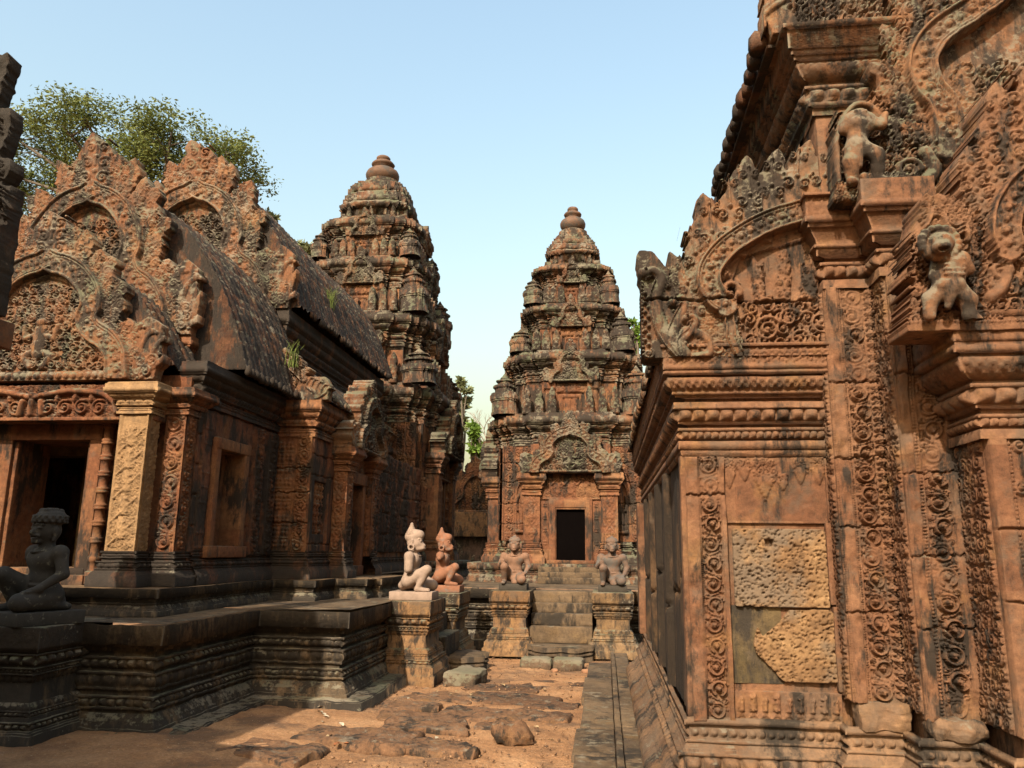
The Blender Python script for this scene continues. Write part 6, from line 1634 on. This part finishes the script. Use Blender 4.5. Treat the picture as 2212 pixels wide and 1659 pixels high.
def silh():
    Y = 4.6
    T = lambda x, y: trace(max(x, -120)+2, y, Y)
    x0, z0 = T(-330, 690); x1, z1 = T(70, 40)
    c = Cv(x0, z0-.05, x1+.05, z1, .008, False)
    c.poly([T(-320, 60), T(-120, 70), T(-10, 118), T(24, 120), T(20, 138), T(5, 190), T(-8, 232), T(28, 235), T(27, 262), T(10, 320), T(2, 338), T(30, 345), T(28, 370), T(5, 402), T(40, 405), T(60, 428), T(62, 460), T(50, 485), T(20, 492), T(22, 530), T(28, 575), T(20, 620), T(14, 640), T(30, 650), T(26, 672), T(-5, 676), T(-320, 680)], .02)
    c.foliage(*T(-200, 480), *T(58, 410), .05, .05, .03, random.Random(4), lambda x, y: x < T(45, 450)[0])
    for (a, b) in (((-30, 300), (5, 250)), ((-30, 395), (10, 352)), ((-60, 220), (-20, 150))):
        p, q = T(*a), T(*b); c.foliage(min(p[0], q[0]), min(p[1], q[1]), max(p[0], q[0]), max(p[1], q[1]), .04, .05, .02, random.Random(5))
    for k in range(4): c.tube(cr([T(-60+k*16, 660), T(-40+k*16, 600), T(-50+k*16, 540), T(-30+k*14, 500)], 4), .035, .05, .02)
    c.noise(.012, 8, 3)
    N_.cv(c, 'gable_edge', M_edge_shade, (0, Y, 0), FYN, .10, .022)
silh()

# ================================================================== TREES
def foliage_mat(name, a, b, tr=.25):
    s = NB(name); n = s.noise(.9, 3, .6); k = s.ramp(n, [(.3, a), (.7, b)])
    k = s.mix(1.0, k, s.ramp(s.noise(7, 3, .6), [(.3, (.7, .7, .7)), (.7, (1.3, 1.3, 1.2))]), 'MULTIPLY')
    s.l(k, s.b.inputs['Base Color']); s.b.inputs['Roughness'].default_value = .6
    t = s.n('ShaderNodeBsdfTranslucent'); s.l(k, t.inputs[0]); m = s.n('ShaderNodeMixShader'); m.inputs[0].default_value = tr
    s.l(s.b.outputs[0], m.inputs[1]); s.l(t.outputs[0], m.inputs[2]); s.l(m.outputs[0], s.o.inputs[0]); return s.m
m_bark = plain('bark', (.14, .115, .09), .9, .3, 4, .5)
def tree(name, lb, x, y, z0, clumps, leafsz, nleaf, mat, seed, trunk_r=.3, base=None, twigs=3, grp=None):
    """clumps: list of (cx,cy,cz,rx,rz) relative to the trunk foot"""
    rr = np.random.RandomState(seed); rnd = random.Random(seed)
    root = empty(name, lb, 'tree', (x, y, z0), 0, grp)
    parts = []; fork = base or (0, 0, min(c[2] for c in clumps)*.55)
    fork = np.array(fork, float)
    parts.append(tubes3(cr([(0, 0, 0), (fork[0]*.4+.2, 0, fork[2]*.5), tuple(fork)], 5), np.linspace(trunk_r, trunk_r*.7, 11), 8))
    for (a, b, c_, rx, rz) in clumps:
        e = np.array([a, b, c_-rz*.3]); mid = fork+(e-fork)*.5+np.array([rnd.uniform(-.3, .3), rnd.uniform(-.3, .3), rnd.uniform(.1, .6)])
        parts.append(tubes3(cr([tuple(fork), tuple(mid), tuple(e)], 5), np.linspace(trunk_r*.5, trunk_r*.12, 11), 6))
        for k in range(twigs):
            d = np.array([rnd.uniform(-1, 1)*rx, rnd.uniform(-1, 1)*rx, rnd.uniform(-.2, .9)*rz]); s0 = mid+(e-mid)*rnd.uniform(.3, 1)
            parts.append(tubes3(cr([tuple(s0), tuple(s0+d*.5+np.array([0, 0, .1])), tuple(s0+d)], 3), np.linspace(trunk_r*.13, trunk_r*.03, 7), 4))
    V, Q = join(parts)[:2]; mk('trunk', V, Q, m_bark, root)
    P = []
    for (a, b, c_, rx, rz) in clumps:
        n = int(nleaf*rx*rz)
        m = max(3, int(n/40)); cc = rr.normal(size=(m, 3)); cc /= np.linalg.norm(cc, axis=1, keepdims=True); cc *= (rr.rand(m, 1)**.45)
        q = np.repeat(cc, 40, 0)+rr.normal(size=(m*40, 3))*.17
        P.append(q*[rx, rx, rz]+[a, b, c_])
    P = np.concatenate(P); n = len(P)
    d = rr.normal(size=(n, 3)); d[:, 2] = d[:, 2]*.5-.15; d /= np.linalg.norm(d, axis=1, keepdims=True)
    u = np.cross(d, rr.normal(size=(n, 3))); u /= np.linalg.norm(u, axis=1, keepdims=True)
    L = leafsz*(.6+.8*rr.rand(n, 1)); wv = u*L*.42
    V = np.stack([P, P+d*L*.5+wv*.5, P+d*L, P+d*L*.5-wv*.5], 1).reshape(-1, 3)
    mk('crown', V, np.arange(4*n).reshape(-1, 4), mat, root)
    return root
m_olive = foliage_mat('olive_foliage', (.068, .085, .02), (.14, .155, .045), .35); m_green = foliage_mat('bright_foliage', (.07, .12, .02), (.16, .24, .04), .4); m_grey = foliage_mat('grey_green_foliage', (.09, .10, .05), (.16, .17, .08))
YT = 46.0
def wp(dx, dy, Y): x, z = trace(dx, dy, Y); return x, z
cl = []; rt = random.Random(3); fx_, fz_ = wp(330, 470, YT)
for (dx, dy, rx, rz) in ((80, 250, 2.4, 1.7), (130, 255, 2.3, 1.8), (60, 320, 2.6, 1.9), (40, 370, 2.4, 1.6), (150, 320, 2.6, 2.2), (210, 245, 2.6, 1.7), (260, 240, 2.8, 1.8), (310, 235, 2.8, 1.7), (360, 250, 2.8, 1.8), (420, 245, 2.6, 1.6), (470, 240, 2.4, 1.7), (520, 265, 2.3, 1.7), (545, 310, 1.5, 1.5), (230, 300, 2.8, 2.2), (290, 310, 2.8, 2.2), (350, 310, 2.8, 2.2), (410, 300, 2.6, 2.0), (470, 300, 2.3, 1.8), (250, 370, 2.6, 2.2), (310, 385, 2.6, 2.2), (500, 360, 1.3, .8), (545, 350, 1.2, .7), (60, 420, 2.2, 1.5), (20, 330, 2.2, 1.6)):
    X, Z = wp(dx, dy, YT); cl.append((X-fx_-.5, rt.uniform(-3, 3), Z-1.9, rx*.85, rz*.75))
tree('spreading_tree', 'large olive green spreading tree filling the sky behind the two left gables', fx_, YT, 0, cl, .26, 620, m_olive, 4, .5, base=(0, 0, fz_-1.5), twigs=6)
def small_tree(lb, dx, dyt, dyb, Y, wpx, leaf, n, mat, seed, name='small_tree'):
    X, Zt = wp(dx, dyt, Y); _, Zb = wp(dx, dyb, Y); Xr, _ = wp(dx+wpx, dyt, Y); rad = abs(Xr-X)
    rr = random.Random(seed); cl = []
    for k in range(7):
        t = k/6; cl.append((rr.uniform(-.6, .6)*rad, rr.uniform(-.6, .6)*rad, Zb+(Zt-Zb)*(.25+.7*t)-rad*.1, rad*rr.uniform(.4, .65), rad*rr.uniform(.3, .55)))
    tree(name, lb, X, Y, 0, cl, leaf, n, mat, seed, .16, base=(0, 0, Zb*.8), twigs=4)
small_tree('thin tree showing just left of the tall tower above the hall roof', 585, 462, 560, 40, 22, .34, 160, m_grey, 5)
small_tree('low leafy tree top left of the tall tower, right of the thin tree', 650, 525, 575, 40, 45, .34, 240, m_grey, 6)
small_tree('drooping grey green tree right behind the tall tower', 1002, 820, 960, 38, 16, .30, 200, m_grey, 7)
small_tree('bright green tree low in the gap between the two towers', 1034, 915, 1000, 34, 22, .26, 330, m_green, 8)
small_tree('bright leafy tree showing between the smaller tower and the library', 1374, 690, 800, 30, 14, .22, 500, m_green, 9)
# bare tree
X, Zt = wp(1060, 858, 42); rr = random.Random(5); parts = []
def branch(p, d, L, r, dep):
    q = p+d*L; parts.append(tubes3([tuple(p), tuple(p+d*L*.5+np.array([rr.uniform(-.05, .05)*L]*3)), tuple(q)], [r, r*.8, r*.6], 4))
    if dep == 0: return
    for k in range(3 if dep > 1 else 4):
        e = d+np.array([rr.uniform(-.7, .7), rr.uniform(-.7, .7), rr.uniform(-.1, .5)]); branch(p+d*L*rr.uniform(.5, 1), e/np.linalg.norm(e), L*rr.uniform(.5, .75), r*.55, dep-1)
branch(np.array([0, 0, 0.]), np.array([0, 0, 1.]), Zt*.62, .16, 0); branch(np.array([0, 0, Zt*.6]), np.array([.05, 0, 1.]), Zt*.17, .09, 4)
bt = empty('bare_tree', 'leafless grey tree against the sky, just left of the smaller tower', 'tree', (X-.2, 42, 0))
V, Q = join(parts)[:2]; mk('branches', V, Q, plain('pale_bark', (.36, .32, .28), .9, .2), bt)
